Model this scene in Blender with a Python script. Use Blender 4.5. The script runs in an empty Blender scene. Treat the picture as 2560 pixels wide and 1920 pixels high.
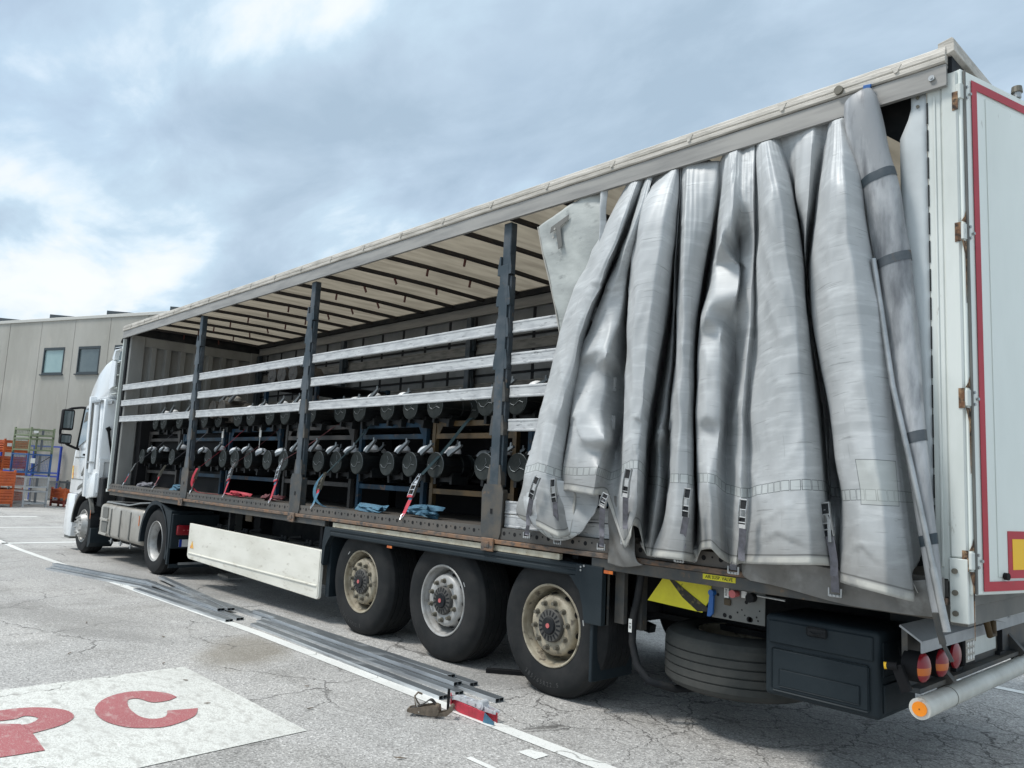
import bpy, bmesh, math, random
from mathutils import Vector, Matrix, noise
R = math.radians
random.seed(7)
scn = bpy.context.scene
COL = scn.collection

# ---------------------------------------------------------------- camera
cam_d = bpy.data.cameras.new("camera")
cam = bpy.data.objects.new("camera", cam_d)
COL.objects.link(cam)
_r = Vector((0.68529, 0.72668, 0.04815)); _u = Vector((0.05706, -0.11949, 0.99119)); _f = Vector((-0.72603, 0.67651, 0.12335))
cam.matrix_world = Matrix(((_r.x, _u.x, -_f.x, 1.3176), (_r.y, _u.y, -_f.y, -4.3478), (_r.z, _u.z, -_f.z, 1.5718), (0, 0, 0, 1)))
cam_d.sensor_width = 36.0
cam_d.lens = 1952.84 / 2560 * 36
cam_d.clip_end = 2000
scn.camera = cam

# ---------------------------------------------------------------- sky and sun
SUN_EL, SUN_AZ = R(58), R(-145)     # sun direction: high, from the left and behind the camera
w = bpy.data.worlds.new("World"); scn.world = w; w.use_nodes = True
nt = w.node_tree; nt.nodes.clear(); L = nt.links
def wn(t, **k):
    n = nt.nodes.new(t)
    for a, b in k.items(): setattr(n, a, b)
    return n
def wmath(op, a, b=None, c=None, clamp=False):
    n = wn('ShaderNodeMath', operation=op); n.use_clamp = clamp
    for i, v in enumerate((a, b, c)):
        if v is None: continue
        if isinstance(v, (int, float)): n.inputs[i].default_value = v
        else: L.new(v, n.inputs[i])
    return n.outputs[0]
out = wn('ShaderNodeOutputWorld'); bg = wn('ShaderNodeBackground'); L.new(bg.outputs[0], out.inputs[0])
sky = wn('ShaderNodeTexSky'); sky.sky_type = 'NISHITA'; sky.sun_disc = False
sky.sun_elevation = SUN_EL; sky.sun_rotation = SUN_AZ
tc = wn('ShaderNodeTexCoord'); sep = wn('ShaderNodeSeparateXYZ'); L.new(tc.outputs['Generated'], sep.inputs[0])
zc = wmath('MAXIMUM', sep.outputs[2], 0.0)
den = wmath('ADD', zc, 0.22)
cx = wmath('DIVIDE', sep.outputs[0], den); cy = wmath('DIVIDE', sep.outputs[1], den)
cmb = wn('ShaderNodeCombineXYZ'); L.new(cx, cmb.inputs[0]); L.new(cy, cmb.inputs[1])
mp = wn('ShaderNodeMapping'); L.new(cmb.outputs[0], mp.inputs[0]); mp.inputs['Location'].default_value = (4.35, 12.25, 0); mp.inputs['Rotation'].default_value = (0, 0, R(55)); mp.inputs['Scale'].default_value = (0.75, 1.25, 1)
def wnoise(scale, detail, rough, dist, off=0.0):
    n = wn('ShaderNodeTexNoise'); n.inputs['Scale'].default_value = scale; n.inputs['Detail'].default_value = detail
    n.inputs['Roughness'].default_value = rough; n.inputs['Distortion'].default_value = dist
    m = wn('ShaderNodeMapping'); m.inputs['Location'].default_value = (off, off * .7, 0); L.new(mp.outputs[0], m.inputs[0]); L.new(m.outputs[0], n.inputs['Vector'])
    return n.outputs[0]
n1 = wnoise(1.15, 10, 0.5, 0.2); n2 = wnoise(3.0, 10, 0.56, 0.35, 5.3)
mixn = wmath('ADD', wmath('MULTIPLY', n1, 0.60), wmath('MULTIPLY', n2, 0.385))
ramp = wn('ShaderNodeValToRGB'); L.new(mixn, ramp.inputs[0])
e = ramp.color_ramp.elements
e[0].position = 0.385; e[0].color = (0.31, 0.405, 0.505, 1)
e[1].position = 0.61; e[1].color = (0.70, 0.735, 0.765, 1)
for p, c in ((0.455, (0.375, 0.475, 0.58, 1)), (0.505, (0.43, 0.55, 0.655, 1)), (0.538, (0.55, 0.65, 0.73, 1)), (0.568, (0.65, 0.70, 0.745, 1))):
    x = e.new(p); x.color = c
# thin breaks where a little of the clear sky shows through
ramp2 = wn('ShaderNodeValToRGB'); L.new(wnoise(0.6, 4, .5, .3, 11.0), ramp2.inputs[0])
ramp2.color_ramp.elements[0].position = 0.50; ramp2.color_ramp.elements[0].color = (1, 1, 1, 1)
ramp2.color_ramp.elements[1].position = 0.74; ramp2.color_ramp.elements[1].color = (0.72, 0.72, 0.72, 1)
skys = wn('ShaderNodeMixRGB', blend_type='MULTIPLY'); skys.inputs[0].default_value = 1; L.new(sky.outputs[0], skys.inputs[1]); skys.inputs[2].default_value = (0.12, 0.12, 0.12, 1)
mx = wn('ShaderNodeMixRGB'); L.new(ramp2.outputs[0], mx.inputs[0]); L.new(skys.outputs[0], mx.inputs[1]); L.new(ramp.outputs[0], mx.inputs[2])
# overcast sky is brighter towards the zenith
zen = wmath('ADD', 1.0, wmath('MULTIPLY', wmath('SMOOTH_MIN', wmath('MAXIMUM', wmath('SUBTRACT', zc, 0.62), 0.0), 0.35, 0.1), 2.2))
mul = wn('ShaderNodeMixRGB', blend_type='MULTIPLY'); mul.inputs[0].default_value = 1; L.new(mx.outputs[0], mul.inputs[1]); L.new(zen, mul.inputs[2])
L.new(mul.outputs[0], bg.inputs[0]); bg.inputs[1].default_value = 1.0
sd = bpy.data.lights.new("sun", 'SUN'); sd.energy = 2.3; sd.angle = R(14); sd.color = (1, .965, .91)
sun = bpy.data.objects.new("sun", sd); COL.objects.link(sun)
_az = Vector((-0.62, -0.78, 0)).normalized() * math.cos(SUN_EL); _az.z = math.sin(SUN_EL)
sun.rotation_euler = _az.to_track_quat('Z', 'Y').to_euler()
vs = scn.view_settings; vs.view_transform = 'Standard'; vs.look = 'None'; vs.exposure = 0.47; vs.gamma = 1.0; vs.use_curve_mapping = False

# ---------------------------------------------------------------- materials
def M(name, col, rough=.6, metal=0.0, col2=None, scale=4.0, lo=.4, hi=.65, bump=0.0, bscale=60.0, detail=6, stretch=(1, 1, 1),
      col3=None, scale3=25.0, lo3=.6, hi3=.7, spec=.5, coat=0.0, emit=0.0):
    m = bpy.data.materials.new(name); m.use_nodes = True
    t = m.node_tree; b = t.nodes['Principled BSDF']; k = t.links
    b.inputs['Roughness'].default_value = rough; b.inputs['Metallic'].default_value = metal
    b.inputs['Base Color'].default_value = (*col, 1)
    b.inputs['Specular IOR Level'].default_value = spec
    b.inputs['Coat Weight'].default_value = coat
    if emit: b.inputs['Emission Color'].default_value = (*col, 1); b.inputs['Emission Strength'].default_value = emit
    c = t.nodes.new('ShaderNodeTexCoord'); mpn = t.nodes.new('ShaderNodeMapping'); mpn.inputs['Scale'].default_value = stretch
    k.new(c.outputs['Object'], mpn.inputs[0])
    last = None
    def nz(s, lo_, hi_, d=detail):
        n = t.nodes.new('ShaderNodeTexNoise'); n.inputs['Scale'].default_value = s; n.inputs['Detail'].default_value = d; n.inputs['Roughness'].default_value = .6
        k.new(mpn.outputs[0], n.inputs['Vector'])
        mr = t.nodes.new('ShaderNodeMapRange'); mr.inputs[1].default_value = lo_; mr.inputs[2].default_value = hi_
        k.new(n.outputs[0], mr.inputs[0]); return mr.outputs[0]
    if col2 is not None:
        x = t.nodes.new('ShaderNodeMixRGB'); x.inputs[1].default_value = (*col, 1); x.inputs[2].default_value = (*col2, 1)
        k.new(nz(scale, lo, hi), x.inputs[0]); last = x.outputs[0]
    if col3 is not None:
        x = t.nodes.new('ShaderNodeMixRGB'); x.inputs[2].default_value = (*col3, 1)
        if last: k.new(last, x.inputs[1])
        else: x.inputs[1].default_value = (*col, 1)
        k.new(nz(scale3, lo3, hi3), x.inputs[0]); last = x.outputs[0]
    if last: k.new(last, b.inputs['Base Color'])
    if bump:
        n = t.nodes.new('ShaderNodeTexNoise'); n.inputs['Scale'].default_value = bscale; n.inputs['Detail'].default_value = 4
        k.new(mpn.outputs[0], n.inputs['Vector'])
        bp = t.nodes.new('ShaderNodeBump'); bp.inputs['Strength'].default_value = bump; bp.inputs['Distance'].default_value = .01
        k.new(n.outputs[0], bp.inputs['Height']); k.new(bp.outputs[0], b.inputs['Normal'])
    return m
m_white = M('white_paint', (.70, .74, .72), .35, col2=(.58, .62, .59), scale=1.2, col3=(.42, .40, .34), scale3=9, lo3=.66, hi3=.8, bump=.05, bscale=8)
m_cabwhite = M('cab_white_paint', (.80, .82, .83), .22, col2=(.72, .75, .77), scale=.8, coat=.4, col3=(.55, .55, .52), scale3=5, lo3=.62, hi3=.85)
m_cream = M('cream_panel', (.78, .76, .68), .4, col2=(.66, .64, .56), scale=1.5, stretch=(1, 1, 3), col3=(.40, .36, .29), scale3=5, lo3=.60, hi3=.8, bump=.12, bscale=3)
m_alu = M('scuffed_aluminium', (.52, .53, .53), .45, .1, col2=(.36, .37, .38), scale=9, stretch=(.5, 1, 2.2), lo=.42, hi=.66, col3=(.20, .205, .21), scale3=22, lo3=.57, hi3=.70, bump=.15, bscale=30)
m_rail = M('anodised_rail', (.32, .31, .29), .5, .1, col2=(.22, .215, .205), scale=5, stretch=(.3, 1, 3))
m_edge = M('weathered_roof_edge', (.52, .49, .44), .6, .05, col2=(.34, .32, .28), scale=6, stretch=(.6, 1, 4), col3=(.14, .13, .11), scale3=10, lo3=.62, hi3=.78, bump=.25, bscale=30)
m_slate = M('slate_steel', (.036, .052, .064), .45, .2, col2=(.09, .10, .11), scale=5, col3=(.13, .10, .075), scale3=14, lo3=.62, hi3=.75)
m_slate2 = M('grimy_steel', (.055, .06, .062), .6, .15, col2=(.10, .088, .072), scale=6, col3=(.19, .12, .07), scale3=16, lo3=.62, hi3=.75)
m_holeband = M('perforated_band_steel', (.085, .083, .078), .6, .2, col2=(.13, .115, .10), scale=3, col3=(.17, .11, .07), scale3=14, lo3=.64, hi3=.76)
m_rust = M('rusty_rub_rail', (.155, .115, .088), .8, 0, col2=(.22, .12, .065), scale=7, stretch=(.5, 1, 1), col3=(.07, .065, .06), scale3=18, lo3=.48, hi3=.62, bump=.3, bscale=40)
m_dark = M('dark_chassis', (.012, .014, .017), .7, spec=.2, col2=(.03, .03, .03), scale=5)
m_fender = M('dark_blue_grey_plastic', (.011, .018, .023), .6, spec=.25, col2=(.018, .026, .031), scale=2.5, bump=.08, bscale=120)
m_strip = M('old_reflective_strip', (.52, .49, .39), .6, col2=(.36, .31, .22), scale=8, col3=(.08, .06, .05), scale3=20, lo3=.64, hi3=.72)
m_tyre = M('tyre_rubber', (.015, .0165, .0175), .8, spec=.22, col2=(.027, .027, .027), scale=4, bump=.12, bscale=50)
m_tyre_t = M('tyre_lettering', (.05, .05, .05), .7)
m_rimc = M('cream_wheel_rim', (.40, .36, .275), .5, .05, col2=(.25, .215, .155), scale=7, lo=.35, hi=.6, col3=(.08, .065, .05), scale3=16, lo3=.56, hi3=.68)
m_rims = M('silver_wheel_rim', (.44, .44, .43), .48, .2, col2=(.30, .29, .27), scale=8, col3=(.15, .13, .11), scale3=16, lo3=.63, hi3=.74)
m_nut = M('wheel_nut_cap', (.13, .12, .095), .5, .2)
m_hub = M('hub_grey', (.085, .082, .075), .6, .1, col2=(.06, .058, .054), scale=10)
m_black = M('black_void', (.004, .004, .005), .9)
m_red = M('faded_red_dot', (.50, .12, .12), .5)
m_roofin = bpy.data.materials.new('translucent_roof_tarp'); m_roofin.use_nodes = True
t = m_roofin.node_tree; t.nodes.clear(); o_ = t.nodes.new('ShaderNodeOutputMaterial'); d_ = t.nodes.new('ShaderNodeBsdfDiffuse'); tl = t.nodes.new('ShaderNodeBsdfTranslucent'); mxs = t.nodes.new('ShaderNodeMixShader')
c_ = t.nodes.new('ShaderNodeTexCoord'); mp_ = t.nodes.new('ShaderNodeMapping'); mp_.inputs['Scale'].default_value = (1.2, .25, 1); wv = t.nodes.new('ShaderNodeTexNoise'); wv.inputs['Scale'].default_value = 6; wv.inputs['Detail'].default_value = 6
t.links.new(c_.outputs['Object'], mp_.inputs[0]); t.links.new(mp_.outputs[0], wv.inputs['Vector'])
cr = t.nodes.new('ShaderNodeValToRGB'); t.links.new(wv.outputs[0], cr.inputs[0]); cr.color_ramp.elements[0].position = .35; cr.color_ramp.elements[0].color = (.32, .275, .21, 1); cr.color_ramp.elements[1].position = .62; cr.color_ramp.elements[1].color = (.45, .39, .30, 1)
t.links.new(cr.outputs[0], d_.inputs[0]); t.links.new(cr.outputs[0], tl.inputs[0]); mxs.inputs[0].default_value = .30
t.links.new(d_.outputs[0], mxs.inputs[1]); t.links.new(tl.outputs[0], mxs.inputs[2]); t.links.new(mxs.outputs[0], o_.inputs[0])
m_inner = M('inner_curtain_grey', (.20, .205, .205), .6, col2=(.14, .145, .145), scale=3)
m_innerslat = M('inner_grey_slat', (.23, .22, .20), .6, col2=(.13, .125, .115), scale=9, stretch=(.5, 1, 2), lo=.45, hi=.65)
m_frontwall = M('front_wall_paint', (.30, .30, .285), .55, spec=.3, col2=(.21, .21, .20), scale=1.8, stretch=(1, 1, .4))
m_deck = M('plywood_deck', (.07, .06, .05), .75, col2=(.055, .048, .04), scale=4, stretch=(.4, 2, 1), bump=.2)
m_bow = M('roof_bow_steel', (.020, .020, .024), .6, col2=(.04, .03, .028), scale=9)
m_hook = M('red_brown_hook', (.10, .03, .025), .6)
m_doorwhite = M('door_white', (.74, .78, .74), .34, col2=(.66, .70, .66), scale=1.3, stretch=(1, 1, .35), col3=(.36, .35, .31), scale3=22, lo3=.69, hi3=.80, bump=.05, bscale=3)
m_redtape = M('red_reflective_tape', (.36, .012, .028), .45, col2=(.43, .025, .04), scale=2, col3=(.30, .05, .05), scale3=20, lo3=.62, hi3=.75)
m_yellow = M('yellow_reflector', (.85, .50, .015), .45)
m_pillar = M('pillar_white_worn', (.64, .67, .64), .42, col2=(.46, .49, .46), scale=1.6, stretch=(1, 1, .35), col3=(.20, .18, .14), scale3=18, lo3=.67, hi3=.76)
m_rustw = M('rust_stain', (.13, .06, .028), .8, col2=(.34, .22, .12), scale=22, col3=(.025, .015, .01), scale3=30, lo3=.45, hi3=.6)
m_zinc = M('zinc_steel', (.46, .47, .47), .35, .75, col2=(.33, .34, .34), scale=8)
m_chrome = M('bright_steel', (.75, .75, .75), .22, .9)
m_web = M('grey_webbing', (.17, .165, .19), .75, col2=(.12, .12, .13), scale=30, bump=.3, bscale=300)
m_webred = M('red_webbing', (.50, .035, .06), .7, col2=(.34, .03, .045), scale=20, bump=.2, bscale=300)
m_webblue = M('blue_webbing', (.06, .17, .25), .7, col2=(.035, .10, .16), scale=20, bump=.2, bscale=300)
m_webmar = M('maroon_webbing', (.16, .045, .05), .8, col2=(.10, .035, .04), scale=20)
m_drum = M('drum_black', (.006, .007, .008), .5, spec=.3, col2=(.012, .014, .014), scale=8)
m_disc = M('drum_cover_grey', (.014, .019, .0185), .6, spec=.2, col2=(.034, .039, .037), scale=6)
m_cap = M('white_cap', (.80, .82, .84), .35)
m_lever = M('grey_lever', (.20, .22, .23), .4, .5)
m_tan = M('dusty_drum', (.13, .115, .10), .6, col2=(.07, .06, .05), scale=10)
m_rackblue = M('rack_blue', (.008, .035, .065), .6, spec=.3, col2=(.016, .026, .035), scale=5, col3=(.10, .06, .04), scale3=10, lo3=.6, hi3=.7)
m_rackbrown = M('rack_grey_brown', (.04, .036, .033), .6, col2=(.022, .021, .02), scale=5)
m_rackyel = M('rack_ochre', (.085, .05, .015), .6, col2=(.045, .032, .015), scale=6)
m_amber = M('amber_lens', (.55, .13, .01), .3, coat=.2)
m_redlens = M('red_lens', (.24, .006, .012), .3, coat=.2)
m_glass = M('cab_glass', (.05, .075, .08), .06, 0, spec=.9, coat=1)
m_yelplate = M('yellow_plate', (.66, .60, .015), .5, col2=(.55, .48, .01), scale=4, col3=(.10, .08, .01), scale3=14, lo3=.66, hi3=.72)
m_text = M('black_print', (.01, .01, .01), .6)
m_textw = M('white_print', (.75, .75, .75), .6)
m_blueplastic = M('blue_plastic', (.01, .09, .30), .4)
m_tank = M('dusty_tank_aluminium', (.42, .40, .36), .42, .3, col2=(.32, .30, .265), scale=2, stretch=(1, 1, .6), col3=(.20, .18, .15), scale3=8, lo3=.6, hi3=.75)
m_greybox = M('mid_grey_box', (.11, .112, .105), .6, col2=(.16, .155, .14), scale=3)
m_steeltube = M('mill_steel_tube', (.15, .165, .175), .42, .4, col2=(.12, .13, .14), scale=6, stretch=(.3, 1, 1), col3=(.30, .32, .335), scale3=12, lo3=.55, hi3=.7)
m_steeledge = M('pale_steel_edge', (.62, .65, .67), .3, .6, col2=(.40, .42, .44), scale=5, stretch=(.3, 1, 1))
m_concrete = M('precast_concrete', (.40, .39, .355), .9, col2=(.325, .315, .28), scale=.5, stretch=(1, 1, .35), lo=.38, hi=.62, col3=(.43, .41, .365), scale3=1.6, lo3=.55, hi3=.70, bump=.1, bscale=20)
m_jambs = M('dark_window_frame', (.035, .045, .05), .4)
m_blind = M('window_glass_blind', (.30, .42, .41), .12, col2=(.24, .35, .35), scale=.6, coat=.8)
m_wglass = M('window_glass_dark', (.07, .095, .10), .08, col2=(.13, .16, .16), scale=.5, coat=.8)
m_coping = M('metal_coping', (.55, .54, .50), .5, .1)
m_orange = M('orange_crate_paint', (.55, .12, .03), .6, col2=(.38, .075, .03), scale=2.5, col3=(.15, .05, .03), scale3=8, lo3=.58, hi3=.7)
m_maroon = M('maroon_crate_paint', (.20, .035, .025), .6, col2=(.13, .03, .02), scale=3)
m_green = M('green_cage_paint', (.20, .235, .14), .6, col2=(.15, .18, .11), scale=4)
m_blue = M('blue_cage_paint', (.025, .10, .30), .55, col2=(.05, .09, .15), scale=4)
m_greycage = M('grey_cage_paint', (.42, .44, .45), .55, col2=(.32, .33, .34), scale=4)
m_dkcage = M('dark_cage', (.09, .10, .11), .6)
m_blueframe = M('bright_blue_rack_paint', (.012, .045, .33), .5)
m_note = M('paper_label', (.75, .75, .72), .7)
m_sticker = M('orange_sticker', (.75, .22, .03), .5, col2=(.80, .55, .12), scale=14, lo=.45, hi=.55)
m_brownratchet = M('rusty_ratchet', (.20, .155, .115), .6, .2, col2=(.12, .095, .07), scale=30, bump=.2)
m_grease = M('black_rubber', (.010, .010, .011), .7, spec=.2)

# ---------------------------------------------------------------- mesh helpers
def link(name, bm, mats, parent=None, smooth=None, recalc=True):
    if recalc: bmesh.ops.recalc_face_normals(bm, faces=bm.faces[:])
    me = bpy.data.meshes.new(name); bm.to_mesh(me); bm.free()
    for m in (mats if isinstance(mats, (list, tuple)) else [mats]): me.materials.append(m)
    if smooth is not None:
        for p in me.polygons: p.use_smooth = True
        me.set_sharp_from_angle(angle=R(smooth))
    o = bpy.data.objects.new(name, me); COL.objects.link(o)
    if parent is not None: o.parent = parent
    return o
def thing(name, label, cat, loc=(0, 0, 0), group=None, rotz=0.0):
    o = bpy.data.objects.new(name, None); COL.objects.link(o); o.location = loc; o.rotation_euler = (0, 0, rotz)
    o.empty_display_size = .2
    o['label'] = label; o['category'] = cat
    if group: o['group'] = group
    return o
def tag(o, label, cat, group=None, kind=None):
    if label: o['label'] = label
    if cat: o['category'] = cat
    if group: o['group'] = group
    if kind: o['kind'] = kind
    return o
def B(): return bmesh.new()
def box(bm, x0, x1, y0, y1, z0, z1, bev=0.0, mi=0, seg=1):
    vs_ = [bm.verts.new((x, y, z)) for x in (x0, x1) for y in (y0, y1) for z in (z0, z1)]
    fs = [bm.faces.new([vs_[i] for i in f]) for f in ((0, 1, 3, 2), (4, 6, 7, 5), (0, 4, 5, 1), (2, 3, 7, 6), (0, 2, 6, 4), (1, 5, 7, 3))]
    for f in fs: f.material_index = mi
    if bev:
        es = list({e for f in fs for e in f.edges})
        r = bmesh.ops.bevel(bm, geom=es, offset=bev, segments=seg, affect='EDGES', profile=.5)
        for f in r['faces']: f.material_index = mi
    return fs
def prism(bm, pts, axis, a, b, mi=0, bev=0.0):
    """polygon pts in the plane normal to axis, extruded a..b"""
    def P3(p, h):
        return {'x': (h, p[0], p[1]), 'y': (p[0], h, p[1]), 'z': (p[0], p[1], h)}[axis]
    v0 = [bm.verts.new(P3(p, a)) for p in pts]; v1 = [bm.verts.new(P3(p, b)) for p in pts]
    fs = [bm.faces.new(v0), bm.faces.new(v1[::-1])]
    n = len(pts)
    for i in range(n): fs.append(bm.faces.new((v0[i], v0[(i + 1) % n], v1[(i + 1) % n], v1[i])))
    for f in fs: f.material_index = mi
    if bev:
        es = list({e for f in fs for e in f.edges})
        r = bmesh.ops.bevel(bm, geom=es, offset=bev, segments=2, affect='EDGES', profile=.5)
        for f in r['faces']: f.material_index = mi
def beam(bm, p, q, w_, h_, up=(0, 0, 1), mi=0):
    p, q = Vector(p), Vector(q); d = (q - p).normalized(); s = d.cross(Vector(up))
    if s.length < 1e-4: s = d.cross(Vector((1, 0, 0)))
    s.normalize(); u = s.cross(d)
    vs_ = [bm.verts.new(c + s * a * w_ / 2 + u * b_ * h_ / 2) for c in (p, q) for a, b_ in ((-1, -1), (1, -1), (1, 1), (-1, 1))]
    for f in ((0, 1, 2, 3), (7, 6, 5, 4), (0, 4, 5, 1), (1, 5, 6, 2), (2, 6, 7, 3), (3, 7, 4, 0)):
        bm.faces.new([vs_[i] for i in f]).material_index = mi
def cyl(bm, p, q, r0, r1=None, n=16, caps=True, mi=0):
    p, q = Vector(p), Vector(q); r1 = r0 if r1 is None else r1
    d = (q - p).normalized(); s = d.cross(Vector((0, 0, 1)))
    if s.length < 1e-3: s = d.cross(Vector((1, 0, 0)))
    s.normalize(); u = s.cross(d)
    a = [bm.verts.new(p + (s * math.cos(t) + u * math.sin(t)) * r0) for t in [2 * math.pi * i / n for i in range(n)]]
    b_ = [bm.verts.new(q + (s * math.cos(t) + u * math.sin(t)) * r1) for t in [2 * math.pi * i / n for i in range(n)]]
    fs = [bm.faces.new((a[i], a[(i + 1) % n], b_[(i + 1) % n], b_[i])) for i in range(n)]
    if caps: fs += [bm.faces.new(a[::-1]), bm.faces.new(b_)]
    for f in fs: f.material_index = mi
def tube(bm, pts, r, n=10, mi=0):
    pts = [Vector(p) for p in pts]; rings = []
    rs = r if isinstance(r, (list, tuple)) else [r] * len(pts)
    prev = None
    for i, p in enumerate(pts):
        d = (pts[min(i + 1, len(pts) - 1)] - pts[max(i - 1, 0)]).normalized()
        if prev is None:
            s = d.cross(Vector((0, 0, 1)))
            if s.length < 1e-2: s = d.cross(Vector((0, 1, 0)))
        else: s = prev - d * prev.dot(d)
        s.normalize(); prev = s; u = s.cross(d)
        rings.append([bm.verts.new(p + (s * math.cos(t) + u * math.sin(t)) * rs[i]) for t in [2 * math.pi * k / n for k in range(n)]])
    for a, b_ in zip(rings, rings[1:]):
        for i in range(n): bm.faces.new((a[i], a[(i + 1) % n], b_[(i + 1) % n], b_[i])).material_index = mi
    bm.faces.new(rings[0][::-1]).material_index = mi; bm.faces.new(rings[-1]).material_index = mi
def lathe(bm, prof, c, axis='y', n=48, mi=0, sgn=1):
    """prof: list of (radius, height along axis)"""
    rings = []
    for r_, h in prof:
        ring = []
        for k in range(n):
            t_ = 2 * math.pi * k / n; a, b_ = r_ * math.cos(t_), r_ * math.sin(t_)
            v = {'y': (c[0] + a, c[1] + sgn * h, c[2] + b_), 'z': (c[0] + a, c[1] + b_, c[2] + sgn * h), 'x': (c[0] + sgn * h, c[1] + a, c[2] + b_)}[axis]
            ring.append(bm.verts.new(v))
        rings.append(ring)
    for a, b_ in zip(rings, rings[1:]):
        for i in range(n): bm.faces.new((a[i], a[(i + 1) % n], b_[(i + 1) % n], b_[i])).material_index = mi
    return rings
def disc(bm, c, r_, axis='y', n=20, mi=0):
    vs_ = []
    for k in range(n):
        t_ = 2 * math.pi * k / n; a, b_ = r_ * math.cos(t_), r_ * math.sin(t_)
        vs_.append(bm.verts.new({'y': (c[0] + a, c[1], c[2] + b_), 'z': (c[0] + a, c[1] + b_, c[2]), 'x': (c[0], c[1] + a, c[2] + b_)}[axis]))
    bm.faces.new(vs_).material_index = mi
def crom(p, t_):
    """Catmull-Rom through list p at parameter t in [0, len-1]"""
    n = len(p); i = min(int(t_), n - 2); f = t_ - i
    a, b_, c, d = p[max(i - 1, 0)], p[i], p[i + 1], p[min(i + 2, n - 1)]
    return 0.5 * ((2 * b_) + (c - a) * f + (2 * a - 5 * b_ + 4 * c - d) * f * f + (3 * b_ - a - 3 * c + d) * f ** 3)
def ribbon(bm, pts, wvec, mi=0, sub=6, thick=0.003):
    """flat webbing through pts; wvec = width vector or list of them"""
    P = [Vector(p) for p in pts]; Wv = [Vector(x) for x in (wvec if isinstance(wvec[0], (list, tuple, Vector)) else [wvec] * len(P))]
    prev = None; n = (len(P) - 1) * sub
    for i in range(n + 1):
        t_ = i / sub; p = crom(P, t_); w2 = crom(Wv, t_) * .5
        d = (crom(P, min(t_ + .05, len(P) - 1)) - crom(P, max(t_ - .05, 0))).normalized()
        nn = w2.cross(d); nn = nn.normalized() * thick / 2 if nn.length > 1e-6 else Vector((0, 0, thick / 2))
        cur = [bm.verts.new(p - w2 - nn), bm.verts.new(p + w2 - nn), bm.verts.new(p + w2 + nn), bm.verts.new(p - w2 + nn)]
        if prev:
            for k in range(4): bm.faces.new((prev[k], prev[(k + 1) % 4], cur[(k + 1) % 4], cur[k])).material_index = mi
        else: bm.faces.new(cur).material_index = mi
        prev = cur
    bm.faces.new(prev[::-1]).material_index = mi
def text(name, s, size, mat, parent, mw, extr=.0006, sx=1.0):
    cu = bpy.data.curves.new(name, 'FONT'); cu.body = s; cu.size = size; cu.extrude = extr; cu.align_x = 'CENTER'; cu.align_y = 'CENTER'; cu.resolution_u = 3
    tmp = bpy.data.objects.new('tmp', cu); COL.objects.link(tmp)
    dg = bpy.context.evaluated_depsgraph_get(); me = bpy.data.meshes.new_from_object(tmp.evaluated_get(dg))
    bpy.data.objects.remove(tmp); me.name = name; me.transform(Matrix.Diagonal((sx, 1, 1, 1))); me.transform(mw); me.materials.clear(); me.materials.append(mat)
    o = bpy.data.objects.new(name, me); COL.objects.link(o); o.parent = parent
    return o
def side_mat(x, y, z):   # text lying on a plane facing -y
    return Matrix.Translation((x, y, z)) @ Matrix.Rotation(R(90), 4, 'X')
def copy_tree(o, parent=None):
    c = o.copy(); COL.objects.link(c); c.parent = parent
    for ch in list(o.children): copy_tree(ch, c)
    return c
def gz(x): return -0.016 * max(0.0, min(-x, 16.0) - 6.0)
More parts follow.
